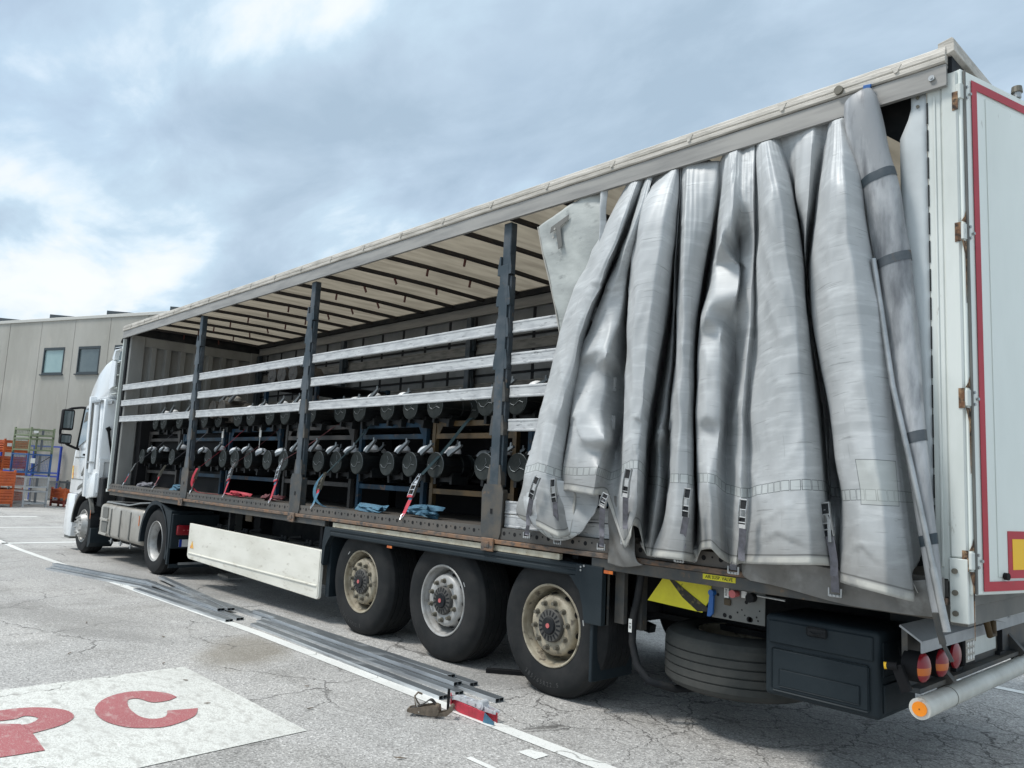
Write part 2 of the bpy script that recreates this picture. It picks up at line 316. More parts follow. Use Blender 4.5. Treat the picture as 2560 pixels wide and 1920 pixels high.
# ================================================================ SETTING
# ground: pale worn asphalt, falling slightly towards the tractor
def ground_mat():
    m = bpy.data.materials.new('worn_asphalt'); m.use_nodes = True; t = m.node_tree; k = t.links; b = t.nodes['Principled BSDF']
    b.inputs['Roughness'].default_value = .88
    tc = t.nodes.new('ShaderNodeTexCoord'); C0 = tc.outputs['Object']
    def nz(s, d=4, r=.6, v=C0, dist=0):
        n = t.nodes.new('ShaderNodeTexNoise'); n.inputs['Scale'].default_value = s; n.inputs['Detail'].default_value = d; n.inputs['Roughness'].default_value = r; n.inputs['Distortion'].default_value = dist; k.new(v, n.inputs['Vector']); return n
    def mr(src, a, b_, c=0, d=1):
        n = t.nodes.new('ShaderNodeMapRange'); n.inputs[1].default_value = a; n.inputs[2].default_value = b_; n.inputs[3].default_value = c; n.inputs[4].default_value = d; k.new(src, n.inputs[0]); return n.outputs[0]
    def mix(f, a, b_, typ='MIX'):
        n = t.nodes.new('ShaderNodeMixRGB'); n.blend_type = typ
        for i, x in ((0, f), (1, a), (2, b_)):
            if isinstance(x, tuple): n.inputs[i].default_value = x
            elif isinstance(x, (int, float)): n.inputs[i].default_value = x
            else: k.new(x, n.inputs[i])
        return n.outputs[0]
    def mth(op, a, b_):
        n = t.nodes.new('ShaderNodeMath'); n.operation = op; n.use_clamp = False
        for i, x in ((0, a), (1, b_)):
            if isinstance(x, (int, float)): n.inputs[i].default_value = x
            else: k.new(x, n.inputs[i])
        return n.outputs[0]
    # aggregate: small stones of differing greys
    vo = t.nodes.new('ShaderNodeTexVoronoi'); vo.inputs['Scale'].default_value = 95; k.new(C0, vo.inputs['Vector'])
    stone = t.nodes.new('ShaderNodeValToRGB'); se = t.nodes.new('ShaderNodeSeparateColor'); k.new(vo.outputs['Color'], se.inputs[0]); k.new(se.outputs[0], stone.inputs[0])
    el = stone.color_ramp.elements; el[0].color = (.14, .135, .128, 1); el[1].color = (.66, .645, .62, 1)
    for p, c in ((.3, (.28, .272, .26, 1)), (.6, (.40, .39, .372, 1)), (.85, (.50, .488, .465, 1))): el.new(p).color = c
    col = mix(mr(nz(38, 3).outputs[0], .35, .7), stone.outputs[0], (.31, .302, .29, 1))
    # broad tone changes: paler worn lanes, darker damp patches
    col = mix(mr(nz(.45, 5, .55).outputs[0], .38, .66, 0, .55), col, mix(1.0, col, (1.22, 1.2, 1.17, 1), 'MULTIPLY'))
    col = mix(mr(nz(1.1, 6, .6, dist=.5).outputs[0], .50, .72, 0, .75), col, mix(1.0, col, (.66, .655, .64, 1), 'MULTIPLY'))
    mpl = t.nodes.new('ShaderNodeMapping'); mpl.inputs['Rotation'].default_value = (0, 0, R(12)); mpl.inputs['Scale'].default_value = (.16, 2.6, 1); k.new(C0, mpl.inputs[0])
    col = mix(mr(nz(1.0, 5, .6, mpl.outputs[0], .4).outputs[0], .54, .70, 0, .5), col, mix(1.0, col, (.70, .695, .69, 1), 'MULTIPLY'))   # faint tyre tracks
    vs_ = t.nodes.new('ShaderNodeTexVoronoi'); vs_.inputs['Scale'].default_value = 1.6; k.new(C0, vs_.inputs['Vector'])
    col = mix(mth('MULTIPLY', mr(vs_.outputs['Distance'], .03, .09, 1, 0), mr(nz(.8, 2).outputs[0], .52, .6, 0, .6)), col, (.09, .085, .08, 1))   # oil drips
    # brownish spill running across the white line
    def ell(cx, cy, rx, ry, ang, soft=.35):
        mp = t.nodes.new('ShaderNodeMapping'); mp.vector_type = 'TEXTURE'; mp.inputs['Location'].default_value = (cx, cy, 0); mp.inputs['Rotation'].default_value = (0, 0, R(ang)); mp.inputs['Scale'].default_value = (rx, ry, 1)
        nn = nz(3.2, 4); wob = t.nodes.new('ShaderNodeVectorMath'); wob.operation = 'MULTIPLY_ADD'
        k.new(nn.outputs['Color'], wob.inputs[0]); wob.inputs[1].default_value = (.35, .35, 0); k.new(C0, wob.inputs[2])
        sub = t.nodes.new('ShaderNodeVectorMath'); sub.operation = 'SUBTRACT'; k.new(wob.outputs[0], sub.inputs[0]); sub.inputs[1].default_value = (.17, .17, 0)
        k.new(sub.outputs[0], mp.inputs[0]); fl = t.nodes.new('ShaderNodeVectorMath'); fl.operation = 'MULTIPLY'; fl.inputs[1].default_value = (1, 1, 0); k.new(mp.outputs[0], fl.inputs[0])
        ln = t.nodes.new('ShaderNodeVectorMath'); ln.operation = 'LENGTH'; k.new(fl.outputs[0], ln.inputs[0]); return mr(ln.outputs['Value'], 1 - soft, 1 + soft, 1, 0)
    col = mix(mth('MULTIPLY', ell(-5.35, -1.15, .62, .34, -32), .6), col, (.18, .155, .115, 1))
    for a in ((-8.0, -2.1, 1.5, .35, 25), (-9.8, -.2, 2.2, .4, 8), (-12.5, .4, 1.6, .5, 0), (-3.3, .2, .9, .35, 30), (-6.6, -1.9, .7, .18, 30)):
        col = mix(mth('MULTIPLY', ell(*a), .42), col, (.15, .145, .135, 1))
    # cracks
    wn_ = nz(1.7, 5, .7); wv = t.nodes.new('ShaderNodeVectorMath'); wv.operation = 'MULTIPLY_ADD'; k.new(wn_.outputs['Color'], wv.inputs[0]); wv.inputs[1].default_value = (.5, .5, 0); k.new(C0, wv.inputs[2])
    def crack(scale, width):
        v = t.nodes.new('ShaderNodeTexVoronoi'); v.feature = 'DISTANCE_TO_EDGE'; v.inputs['Scale'].default_value = scale
        fl = t.nodes.new('ShaderNodeVectorMath'); fl.operation = 'MULTIPLY'; fl.inputs[1].default_value = (1, 1, 0); k.new(wv.outputs[0], fl.inputs[0]); k.new(fl.outputs[0], v.inputs['Vector']); return mr(v.outputs['Distance'], width * .35, width, 1, 0)
    zone = ell(-.6, 1.3, 2.6, 1.6, 12, .3); zone2 = ell(-2.2, .2, 1.4, 1.0, 0, .4)
    wide = mth('MULTIPLY', crack(1.1, .012), mr(nz(.5, 3).outputs[0], .44, .56))
    fine = mth('MULTIPLY', crack(3.6, .018), zone); mid = mth('MULTIPLY', crack(2.0, .013), mth('MAXIMUM', zone, zone2))
    ck = mth('MAXIMUM', mth('MAXIMUM', mth('MULTIPLY', wide, .8), mth('MULTIPLY', fine, .6)), mth('MULTIPLY', mid, .9))
    col = mix(mth('MULTIPLY', ck, .82), col, (.035, .032, .028, 1))
    k.new(col, b.inputs['Base Color'])
    bp = t.nodes.new('ShaderNodeBump'); bp.inputs['Strength'].default_value = .55; bp.inputs['Distance'].default_value = .006
    hgt = mth('SUBTRACT', mth('ADD', vo.outputs['Distance'], mth('MULTIPLY', nz(30, 3).outputs[0], .6)), mth('MULTIPLY', ck, 1.6)); k.new(hgt, bp.inputs['Height']); k.new(bp.outputs[0], b.inputs['Normal'])
    return m
m_ground = ground_mat()
bm = B(); xs = [-420, -80, -40, -24, -16, -14, -12, -10, -8, -6, -4, 0, 8, 40, 300]; ys = [-300, -40, -8, -3, 0, 3, 8, 40, 380]
gv = [[bm.verts.new((x, y, gz(x))) for y in ys] for x in xs]
for i in range(len(xs) - 1):
    for j in range(len(ys) - 1): bm.faces.new((gv[i][j], gv[i + 1][j], gv[i + 1][j + 1], gv[i][j + 1]))
tag(link('ground', bm, m_ground), None, None, kind='structure')

def paint_mat(name, col, worn, amount=.62, dirty=.6):
    m = bpy.data.materials.new(name); m.use_nodes = True; t = m.node_tree; k = t.links; b = t.nodes['Principled BSDF']; b.inputs['Roughness'].default_value = .75
    tc = t.nodes.new('ShaderNodeTexCoord')
    def nz(s, d, lo, hi, st=(1, 1, 1)):
        mp = t.nodes.new('ShaderNodeMapping'); mp.inputs['Scale'].default_value = st; k.new(tc.outputs['Object'], mp.inputs[0])
        n = t.nodes.new('ShaderNodeTexNoise'); n.inputs['Scale'].default_value = s; n.inputs['Detail'].default_value = d; n.inputs['Roughness'].default_value = .65; k.new(mp.outputs[0], n.inputs['Vector'])
        r = t.nodes.new('ShaderNodeMapRange'); r.inputs[1].default_value = lo; r.inputs[2].default_value = hi; k.new(n.outputs[0], r.inputs[0]); return r.outputs[0]
    def mix(f, a, b_):
        n = t.nodes.new('ShaderNodeMixRGB')
        for i, x in ((0, f), (1, a), (2, b_)):
            if isinstance(x, tuple): n.inputs[i].default_value = x
            else: k.new(x, n.inputs[i])
        return n.outputs[0]
    c = mix(nz(1.3, 8, .45, .8), (*col, 1), (*[x * .80 for x in col], 1))
    c = mix(nz(9, 10, amount, amount + .16, (1, 1.8, 1)), c, (*worn, 1)); c = mix(nz(120, 2, amount + .02, amount + .10), c, (*worn, 1))
    c = mix(nz(70, 3, .62, .70), c, (*[x * .72 for x in col], 1))
    # hairline cracks carried through the paint
    wn_ = t.nodes.new('ShaderNodeTexNoise'); wn_.inputs['Scale'].default_value = 3.2; wn_.inputs['Detail'].default_value = 6; k.new(tc.outputs['Object'], wn_.inputs['Vector'])
    wv = t.nodes.new('ShaderNodeVectorMath'); wv.operation = 'MULTIPLY_ADD'; k.new(wn_.outputs['Color'], wv.inputs[0]); wv.inputs[1].default_value = (.5, .5, 0); k.new(tc.outputs['Object'], wv.inputs[2])
    v = t.nodes.new('ShaderNodeTexVoronoi'); v.feature = 'DISTANCE_TO_EDGE'; v.inputs['Scale'].default_value = .62; k.new(wv.outputs[0], v.inputs['Vector'])
    r = t.nodes.new('ShaderNodeMapRange'); r.inputs[1].default_value = .0008; r.inputs[2].default_value = .004; r.inputs[3].default_value = dirty; r.inputs[4].default_value = 0; k.new(v.outputs['Distance'], r.inputs[0])
    c = mix(r.outputs[0], c, (.07, .065, .055, 1))
    k.new(c, b.inputs['Base Color'])
    bp = t.nodes.new('ShaderNodeBump'); bp.inputs['Strength'].default_value = .35; bp.inputs['Distance'].default_value = .005
    n = t.nodes.new('ShaderNodeTexNoise'); n.inputs['Scale'].default_value = 90; n.inputs['Detail'].default_value = 3; k.new(tc.outputs['Object'], n.inputs['Vector']); k.new(n.outputs[0], bp.inputs['Height']); k.new(bp.outputs[0], b.inputs['Normal'])
    return m
m_line = paint_mat('white_road_paint', (.66, .66, .63), (.34, .33, .31), .60)
m_patch = paint_mat('white_patch_paint', (.60, .60, .56), (.38, .37, .34), .50, .75)
m_letter = paint_mat('red_road_paint', (.33, .095, .10), (.40, .25, .235), .53, .6)
def strip(bm, x0, x1, y0, y1, h):
    cuts = sorted({x0, x1} | {c for c in (-16, -14, -12, -10, -8, -6) if x0 < c < x1})
    for a, c in zip(cuts, cuts[1:]): bm.faces.new([bm.verts.new(p) for p in ((a, y0, gz(a) + h), (c, y0, gz(c) + h), (c, y1, gz(c) + h), (a, y1, gz(a) + h))])
bm = B(); strip(bm, -34, 9, -.80, -.69, .004); tag(link('long_bay_line', bm, m_line), None, None, kind='structure')
bm = B(); strip(bm, -2.10, -1.955, -.975, -.86, .004); strip(bm, -2.2, -1.75, -1.29, -1.25, .004); tag(link('old_paint_marks', bm, m_line), None, None, kind='structure')
bm = B(); strip(bm, -2.0, 6, 3.55, 3.66, .004); tag(link('far_bay_line', bm, m_line), None, None, kind='structure')
for nm, x0, x1, wd in (('cross_line', -17.3, -17.1, 0), ('cross_line', -25.6, -25.3, 0), ('cross_line', -21.4, -21.25, 0)):
    bm = B(); bm.faces.new([bm.verts.new(p) for p in ((x0, -9, gz(x0) + .004), (x1, -9, gz(x1) + .004), (x1 - .1, 1.6, gz(x1) + .004), (x0 - .1, 1.6, gz(x0) + .004))]); tag(link(nm, bm, m_line), None, None, kind='structure')
bm = B(); bm.faces.new([bm.verts.new((x, y, .004)) for x, y in ((-5.03, -1.80), (-5.0, -4.4), (-2.98, -4.4), (-3.12, -1.78))]); tag(link('painted_patch', bm, m_patch), None, None, kind='structure')
# red letters painted on the patch (C and a half-seen P)
def ring_letter(cx, cy, rx, ry, ix, iy, irx, iry, a0, a1, rot, n=44):
    pts = []
    for i in range(n + 1):
        a = R(a0 + (a1 - a0) * i / n); pts.append((cx + rx * math.cos(a) * math.cos(rot) - ry * math.sin(a) * math.sin(rot), cy + rx * math.cos(a) * math.sin(rot) + ry * math.sin(a) * math.cos(rot)))
    ins = []
    for i in range(n + 1):
        a = R(a0 + (a1 - a0) * i / n); ins.append((ix + irx * math.cos(a) * math.cos(rot) - iry * math.sin(a) * math.sin(rot), iy + irx * math.cos(a) * math.sin(rot) + iry * math.sin(a) * math.cos(rot)))
    bm = B(); vo = [bm.verts.new((x, y, .008)) for x, y in pts]; vi = [bm.verts.new((x, y, .008)) for x, y in ins]
    for i in range(n): bm.faces.new((vo[i], vo[i + 1], vi[i + 1], vi[i]))
    return bm
bm = B()
def flat(bm, pts, z=.008): bm.faces.new([bm.verts.new((x, y, z)) for x, y in pts])
def band(bm, outer, inner, z=.008):
    n = 40; fo = [Vector((*p, 0)) for p in outer]; fi = [Vector((*p, 0)) for p in inner]; pr = None
    for i in range(n + 1):
        a = crom(fo, i / n * (len(fo) - 1)); b_ = crom(fi, i / n * (len(fi) - 1)); cur = (bm.verts.new((a.x, a.y, z)), bm.verts.new((b_.x, b_.y, z)))
        if pr: bm.faces.new((pr[0], cur[0], cur[1], pr[1]))
        pr = cur
C_OUT = [(-4.224,-2.155),(-4.357,-2.177),(-4.484,-2.279),(-4.516,-2.410),(-4.433,-2.553),(-4.249,-2.661),(-4.053,-2.694),(-3.886,-2.676),(-3.753,-2.618),(-3.680,-2.535),(-3.642,-2.439),(-3.680,-2.322),(-3.764,-2.209),(-3.904,-2.138)]; C_IN = [(-4.174,-2.218),(-4.167,-2.282),(-4.195,-2.337),(-4.315,-2.371),(-4.338,-2.419),(-4.287,-2.453),(-4.153,-2.486),(-4.010,-2.496),(-3.903,-2.487),(-3.836,-2.449),(-3.825,-2.392),(-3.860,-2.353),(-3.902,-2.334),(-3.953,-2.316)]
band(bm, C_OUT, C_IN); tag(link('painted_letter', bm, m_letter), None, None, kind='structure')
bm = B(); band(bm, [(-4.432,-3.337),(-4.487,-3.212),(-4.500,-3.133),(-4.493,-3.041),(-4.456,-2.945),(-4.373,-2.859),(-4.273,-2.809),(-4.153,-2.806),(-4.067,-2.844),(-3.998,-2.915),(-3.958,-3.000),(-3.932,-3.076)], [(-4.307,-3.299),(-4.284,-3.216),(-4.272,-3.159),(-4.268,-3.093),(-4.301,-3.048),(-4.273,-3.008),(-4.215,-2.988),(-4.175,-3.005),(-4.153,-3.022),(-4.134,-3.044),(-4.125,-3.069),(-4.132,-3.090)]); flat(bm, [(-4.331,-3.345),(-4.148,-3.094),(-3.932,-3.076),(-3.779,-3.081),(-3.596,-3.088),(-3.601,-3.229),(-3.610,-3.306),(-3.614,-3.419)]); tag(link('painted_letter', bm, m_letter), None, None, kind='structure')

# warehouse --------------------------------------------------------
FA, FB = Vector((-39.8, 2.37, 0)), Vector((-32.35, 5.46, 0)); fd = (FB - FA).normalized(); fn = Vector((fd.y, -fd.x, 0))   # fn points to the yard
wh = thing('warehouse', 'long beige precast concrete warehouse with square upper windows', 'building', (FA.x, FA.y, gz(-39)), rotz=math.atan2(fd.y, fd.x))
H = 7.62
joints = [-2.15 * k + .75 for k in range(8, 0, -1)] + [.75 + 2.135 * k for k in range(0, 12)]
wins = [(-6.0, 0), (-1.7, 0), (3.42, 1), (5.62, 2), (7.95, 2), (12.2, 1), (14.4, 2)]
winx = []
wx = [(-5.6, -4.35, 2), (-1.15, .22, 1), (3.22, 4.53, 1), (5.4, 6.7, 2), (7.55, 8.85, 2), (11.8, 13.1, 1), (14.0, 15.3, 2)]
WZ0, WZ1 = 5.30, 6.45
for j0, j1 in zip(joints, joints[1:]):
    bm = B(); cell = [(a, b_) for a, b_, k_ in wx if a < j1 - .02 and b_ > j0 + .02]
    g = .012
    if cell:
        a, b_ = max(cell[0][0], j0 + g), min(cell[0][1], j1 - g)
        for q in ((j0 + g, a, 0, H), (b_, j1 - g, 0, H), (a, b_, 0, WZ0), (a, b_, WZ1, H)):
            if q[1] - q[0] > .03: box(bm, q[0], q[1], 0, .24, q[2], q[3])
    else: box(bm, j0 + g, j1 - g, 0, .24, 0, H, .01)
    link('wall_panel', bm, m_concrete, wh)
bm = B(); box(bm, joints[0], joints[-1], .07, 13, .1, H - .05); link('wall_core', bm, m_dkcage, wh)
for a, b_, k_ in wx:
    bm = B(); t_ = .055
    for q in ((a, a + t_, WZ0, WZ1), (b_ - t_, b_, WZ0, WZ1), (a + t_, b_ - t_, WZ0, WZ0 + t_ + .02), (a + t_, b_ - t_, WZ1 - t_ - .05, WZ1)): box(bm, q[0], q[1], -.02, .06, q[2], q[3])
    f = link('window', bm, m_jambs, wh)
    bm = B(); box(bm, a + t_, b_ - t_, .035, .045, WZ0 + t_ + .02, WZ1 - t_ - .05); link('pane', bm, m_blind if k_ == 1 else m_wglass, f)
    bm = B(); box(bm, a - .06, b_ + .06, -.07, .02, WZ0 - .05, WZ0 - .003); link('sill', bm, m_jambs, f)
bm = B(); box(bm, joints[0], joints[-1], -.05, .40, H, H + .13, .01); link('coping', bm, m_coping, wh)
for x in (-3.9, -.35, 3.15, 6.7, 10.3):
    bm = B(); prism(bm, [(x, H + .13), (x + 1.7, H + .135), (x + 1.7, H + .16), (x, H + .34)], 'y', .10, 1.1); o = link('solar_panel', bm, m_jambs, wh)

# stillages and cages beside the warehouse ------------------------
def stillage(kind, mat, w_, d_, h_, mesh_=False, mats2=None, label='', cat='crate', group=None, diag=False, plate=False):
    t = thing('storage_crate', label, cat, group=group)
    lg = .1; bm = B(); p = .06
    for x in (-w_ / 2, w_ / 2 - p):
        for y in (0, d_ - p): box(bm, x, x + p, y, y + p, 0, h_ + .05)
    for z in (lg, h_ - .05):
        for y in (0, d_ - p): box(bm, -w_ / 2 + p, w_ / 2 - p, y + .003, y + p - .003, z, z + .05)
        for x in (-w_ / 2, w_ / 2 - p): box(bm, x + .003, x + p - .003, p, d_ - p, z, z + .05)
    link('frame', bm, mat, t)
    if mesh_:
        bm = B()
        for i in range(1, int(w_ / .055)):
            x = -w_ / 2 + i * .055
            for y in (.02, d_ - .025): box(bm, x, x + .005, y, y + .005, lg + .05, h_ - .05)
        for i in range(1, int(h_ / .055)):
            z = lg + i * .055
            if z > h_ - .06: break
            for y in (.026, d_ - .02): box(bm, -w_ / 2 + p, w_ / 2 - p, y, y + .005, z, z + .005)
            for x in (-w_ / 2 + .02, w_ / 2 - .025): box(bm, x, x + .005, p, d_ - p, z, z + .005)
        for i in range(1, int(d_ / .055)):
            y = i * .055
            for x in (-w_ / 2 + .026, w_ / 2 - .02): box(bm, x, x + .005, y, y + .005, lg + .05, h_ - .05)
        link('wire_mesh', bm, mat, t)
        bm = B(); box(bm, -.04, .04, -.004, .018, lg + .05, h_ - .05); link('centre_bar', bm, m_dkcage, t)
    else:
        bm = B(); nr = 4
        for fy, s_ in ((.02, -1), (d_ - .02, 1)):
            for i in range(nr):
                z0 = lg + .05 + (h_ - lg - .1) * i / nr; z1 = lg + .05 + (h_ - lg - .1) * (i + 1) / nr - .004
                prism(bm, [(fy, z0), (fy + s_ * .02, z0 + .03), (fy + s_ * .02, z1 - .03), (fy, z1), (fy - s_ * .01, z1), (fy - s_ * .01, z0)], 'x', -w_ / 2 + p, w_ / 2 - p)
        for fx, s_ in ((-w_ / 2 + .02, -1), (w_ / 2 - .02, 1)):
            for i in range(nr):
                z0 = lg + .05 + (h_ - lg - .1) * i / nr; z1 = lg + .05 + (h_ - lg - .1) * (i + 1) / nr - .004
                prism(bm, [(fx, z0), (fx + s_ * .02, z0 + .03), (fx + s_ * .02, z1 - .03), (fx, z1), (fx - s_ * .01, z1), (fx - s_ * .01, z0)], 'y', p, d_ - p)
        link('side_sheet', bm, mat, t)
        bm = B(); box(bm, -w_ / 2 + p, w_ / 2 - p, p, d_ - p, lg + .01, lg + .04); link('floor_sheet', bm, m_dkcage, t)
    if diag:
        bm = B(); beam(bm, (-w_ / 2 + .05, .05, lg + .06), (w_ / 2 - .05, .05, h_ - .07), .02, .05, up=(0, 1, 0)); link('brace', bm, m_rackbrown, t)
    if plate:
        bm = B(); box(bm, .02 - w_ / 2 + .08, .02 - w_ / 2 + .24, -.006, -.003, h_ * .58, h_ * .80); link('paper_note', bm, m_note, t)
    return t
C1 = Vector((-30.9, 2.28, 0)); cdir = Vector((.22, .97, 0)).normalized() * -1  # direction of the crate fronts seen from the yard
ang = math.atan2(.77, -.18)          # fronts run from (-30.9,2.28) to (-31.08,3.05)
def put(t, x, y, z, da=0): t.location = (x, y, z); t.rotation_euler = (0, 0, ang + da)
zc_ = gz(-31)
G1 = 'stacked wire cages left of the tractor'; G2 = 'stacked orange steel crates by the warehouse'
cx_, cy_ = -30.99, 2.67
put(stillage('g', m_greycage, .84, 1.25, .56, True, label='grey wire cage with dark mesh at the bottom of the cage stack', group=G1), cx_, cy_, zc_)
put(stillage('g', m_greycage, .84, 1.25, .50, True, label='grey open wire cage second from the bottom, under the blue cage', group=G1), cx_, cy_, zc_ + .57)
put(stillage('b', m_blue, .84, 1.25, .80, True, diag=True, plate=True, label='blue wire cage with diagonal brace in the middle of the stack', group=G1), cx_, cy_, zc_ + 1.08)
put(stillage('n', m_green, .84, 1.25, .56, True, label='olive green wire cage standing on the blue cage', group=G1), cx_, cy_, zc_ + 1.89)
put(stillage('n', m_green, .84, 1.25, .36, True, plate=True, label='olive green wire cage with paper note on top of the cage stack', group=G1), cx_, cy_, zc_ + 2.42)
for i, (h_, lab) in enumerate(((.60, 'orange steel crate on the ground in the nearest orange stack'), (.60, 'orange steel crate with red and white labels on top of the nearest stack'))):
    put(stillage('o', m_orange, .86, 1.25, h_, plate=(i == 1), label=lab, group=G2), -30.62, 1.52, zc_ + .62 * i)
for i, (mt, lab) in enumerate(((m_orange, 'orange crate at the foot of the tall stack behind the near one'), (m_orange, 'dark fronted orange crate second up in the tall rear stack'), (m_orange, 'bright orange crate second from top of the tall rear stack'), (m_orange, 'red orange crate with paper labels topmost of the tall rear stack'))):
    put(stillage('o', mt, .9, 1.25, .55, plate=(i == 3), label=lab, group=G2), -33.0, 2.3, zc_ + .60 * i)
for i, (mt, lab) in enumerate(((m_maroon, 'maroon steel crate at the bottom left edge of the photo'), (m_maroon, 'maroon steel crate in the middle of the left edge stack'), (m_maroon, 'maroon steel crate directly under the grey bin'), (m_greycage, 'grey steel bin topmost of the stack at the left edge'))):
    put(stillage('o', mt, .9, 1.25, .55, label=lab, group=G2), -32.8, 1.22, zc_ + .60 * i)
put(stillage('d', m_dkcage, .8, .9, .85, True, label='dark grey wire cage half hidden behind the white tractor', cat='crate'), -33.6, 4.35, zc_)
t_ = stillage('o', m_orange, .34, 1.0, .42, label='low orange crate beside the tractor front wheel', cat='crate'); put(t_, -30.9, 3.73, zc_ + .22)
t_ = stillage('o', m_maroon, .34, 1.0, .20, label='low maroon crate under the small orange crate', cat='crate'); put(t_, -30.9, 3.73, zc_)
fr = thing('blue_rack_frame', 'tall bright blue tubular frame standing against the warehouse', 'rack', (-36.9, 3.4, gz(-36)), rotz=math.atan2(fd.y, fd.x))
for x in (-1.7, .45, 2.1):
    bm = B(); box(bm, x, x + .07, 0, .07, 0, 2.25); link('post', bm, m_blueframe, fr)
for z in (2.2, 1.12, .98):
    bm = B(); box(bm, -1.69, 2.16, .006, .064, z, z + .06); link('beam', bm, m_blueframe, fr)
# ================================================================ SEMI TRAILER  (x: rear 0 .. front -13.6, y: near 0 .. far 2.5)
TR = thing('semi_trailer', 'long grey curtain sided semi trailer with its side curtain drawn back', 'semi trailer', (-6.8, 1.25, 0))
TR_OFF = Vector((6.8, -1.25, 0))
def part(name, bm, mats, parent=None, smooth=None, recalc=True):
    """mesh built in world coordinates, re-based on the trailer's origin"""
    if parent is None:
        bmesh.ops.translate(bm, verts=bm.verts[:], vec=TR_OFF); return link(name, bm, mats, TR, smooth, recalc)
    bmesh.ops.translate(bm, verts=bm.verts[:], vec=TR_OFF); return link(name, bm, mats, parent, smooth, recalc)
def ptext(name, s, size, mat, parent, mw, sx=1.0): return text(name, s, size, mat, parent, Matrix.Translation(TR_OFF) @ mw, sx=sx)
# deck, rails
bm = B(); box(bm, -13.5, -.1, .06, 2.44, 1.12, 1.178); part('deck', bm, m_deck)
bm = B(); box(bm, -13.55, -.08, 0.0, .055, 1.102, 1.192)
x = -13.4; i = 0
while x < -.2:
    disc(bm, (x, -.0015, 1.152 if i % 2 == 0 else 1.16), .0165 if i % 2 == 0 else .007, n=12, mi=1); x += .062; i += 1
part('side_rail', bm, [m_holeband, m_black], recalc=False)
bm = B(); box(bm, -13.55, -.08, -.028, .05, 1.064, 1.0985, .004); part('rub_rail', bm, m_rust)
for a_ in ((-13.5, -6.15, 1.0), (-2.42, -.15, .985)): bm = B(); box(bm, a_[0], a_[1], -.006, .05, a_[2], 1.062, .004); part('lower_rail', bm, m_slate2)
bm = B(); box(bm, -5.985, -2.735, -.004, .03, 1.008, 1.052); part('reflective_strip', bm, m_strip)
bm = B()
prof = [(.04, .915), (.04, 1.004), (-.006, 1.004), (-.022, .994), (-.022, .972), (-.014, .966), (-.014, .955), (-.022, .949), (-.022, .925), (-.014, .915)]
prism(bm, prof, 'x', -6.0, -2.55); part('wheel_guard_rail', bm, m_fender)
bm = B(); prism(bm, [(-2.62, .915), (-2.5497, .915), (-2.5497, 1.003), (-2.30, 1.003), (-2.30, .60), (-2.46, .60), (-2.475, .72), (-2.51, .82), (-2.57, .88)], 'y', -.024, .04, bev=.004)
for p in ((-2.50, .985), (-2.47, .995), (-2.50, .962)): cyl(bm, (p[0], -.03, p[1]), (p[0], -.02, p[1]), .008, n=8, mi=1)
part('wheel_guard_bracket', bm, [m_fender, m_zinc])
bm = B(); prism(bm, [(-6.0, 1.003), (-6.12, 1.003), (-6.15, .85), (-6.15, .62), (-6.11, .60), (-6.09, .80), (-6.02, .90), (-6.0, .90)], 'y', -.018, .04, bev=.004); box(bm, -6.13, -6.06, .05, .5, .28, 1.0); part('wheel_guard_bracket', bm, m_fender)
# near skirt panel and pallet box behind it
bm = B()
sk = [(-9.79, .775), (-6.20, .75), (-6.17, .73), (-6.17, .26), (-6.20, .238), (-9.72, .295), (-9.76, .31), (-9.79, .34)]
prism(bm, sk, 'y', -.006, .03, bev=.006)
part('skirt_panel', bm, m_cream)
SKP = TR.children[-1] if False else [o for o in TR.children if o.name.startswith('skirt_panel')][0]
bm = B(); box(bm, -9.74, -6.22, -.016, -.0065, .365, .385, .004); box(bm, -6.21, -6.185, -.012, -.0065, .27, .74, .003); part('panel_rib', bm, m_cream, SKP)
bm = B(); prism(bm, [(-9.70, .445), (-9.58, .445), (-9.64, .54)], 'y', -.0105, -.0066); part('warning_triangle', bm, m_sticker, SKP)
bm = B(); box(bm, -9.72, -6.2, .034, .42, .70, .735, .006); box(bm, -9.72, -6.2, .38, .42, .3, .70); part('pallet_box_lid', bm, m_greybox)
bm = B()
for x in (-9.25, -8.45, -7.4, -6.8):
    bm = B(); beam(bm, (x - .15, .08, .745), (x + .15, .34, .80), .03, .02); box(bm, x - .08, x + .06, .17, .23, .736, .75); cyl(bm, (x - .05, .2, .735), (x - .05, .2, .80), .02, n=10); cyl(bm, (x + .03, .2, .735), (x + .03, .2, .80), .02, n=10); part('panel_clamp', bm, m_dark)
for x in (-8.9, -6.5): bm = B(); box(bm, x, x + .05, .15, .22, .735, 1.12); part('panel_hanger', bm, m_dark)
bm = B(); box(bm, -8.46, -8.28, .18, .19, .90, 1.0); part('yellow_tag', bm, m_rackyel)
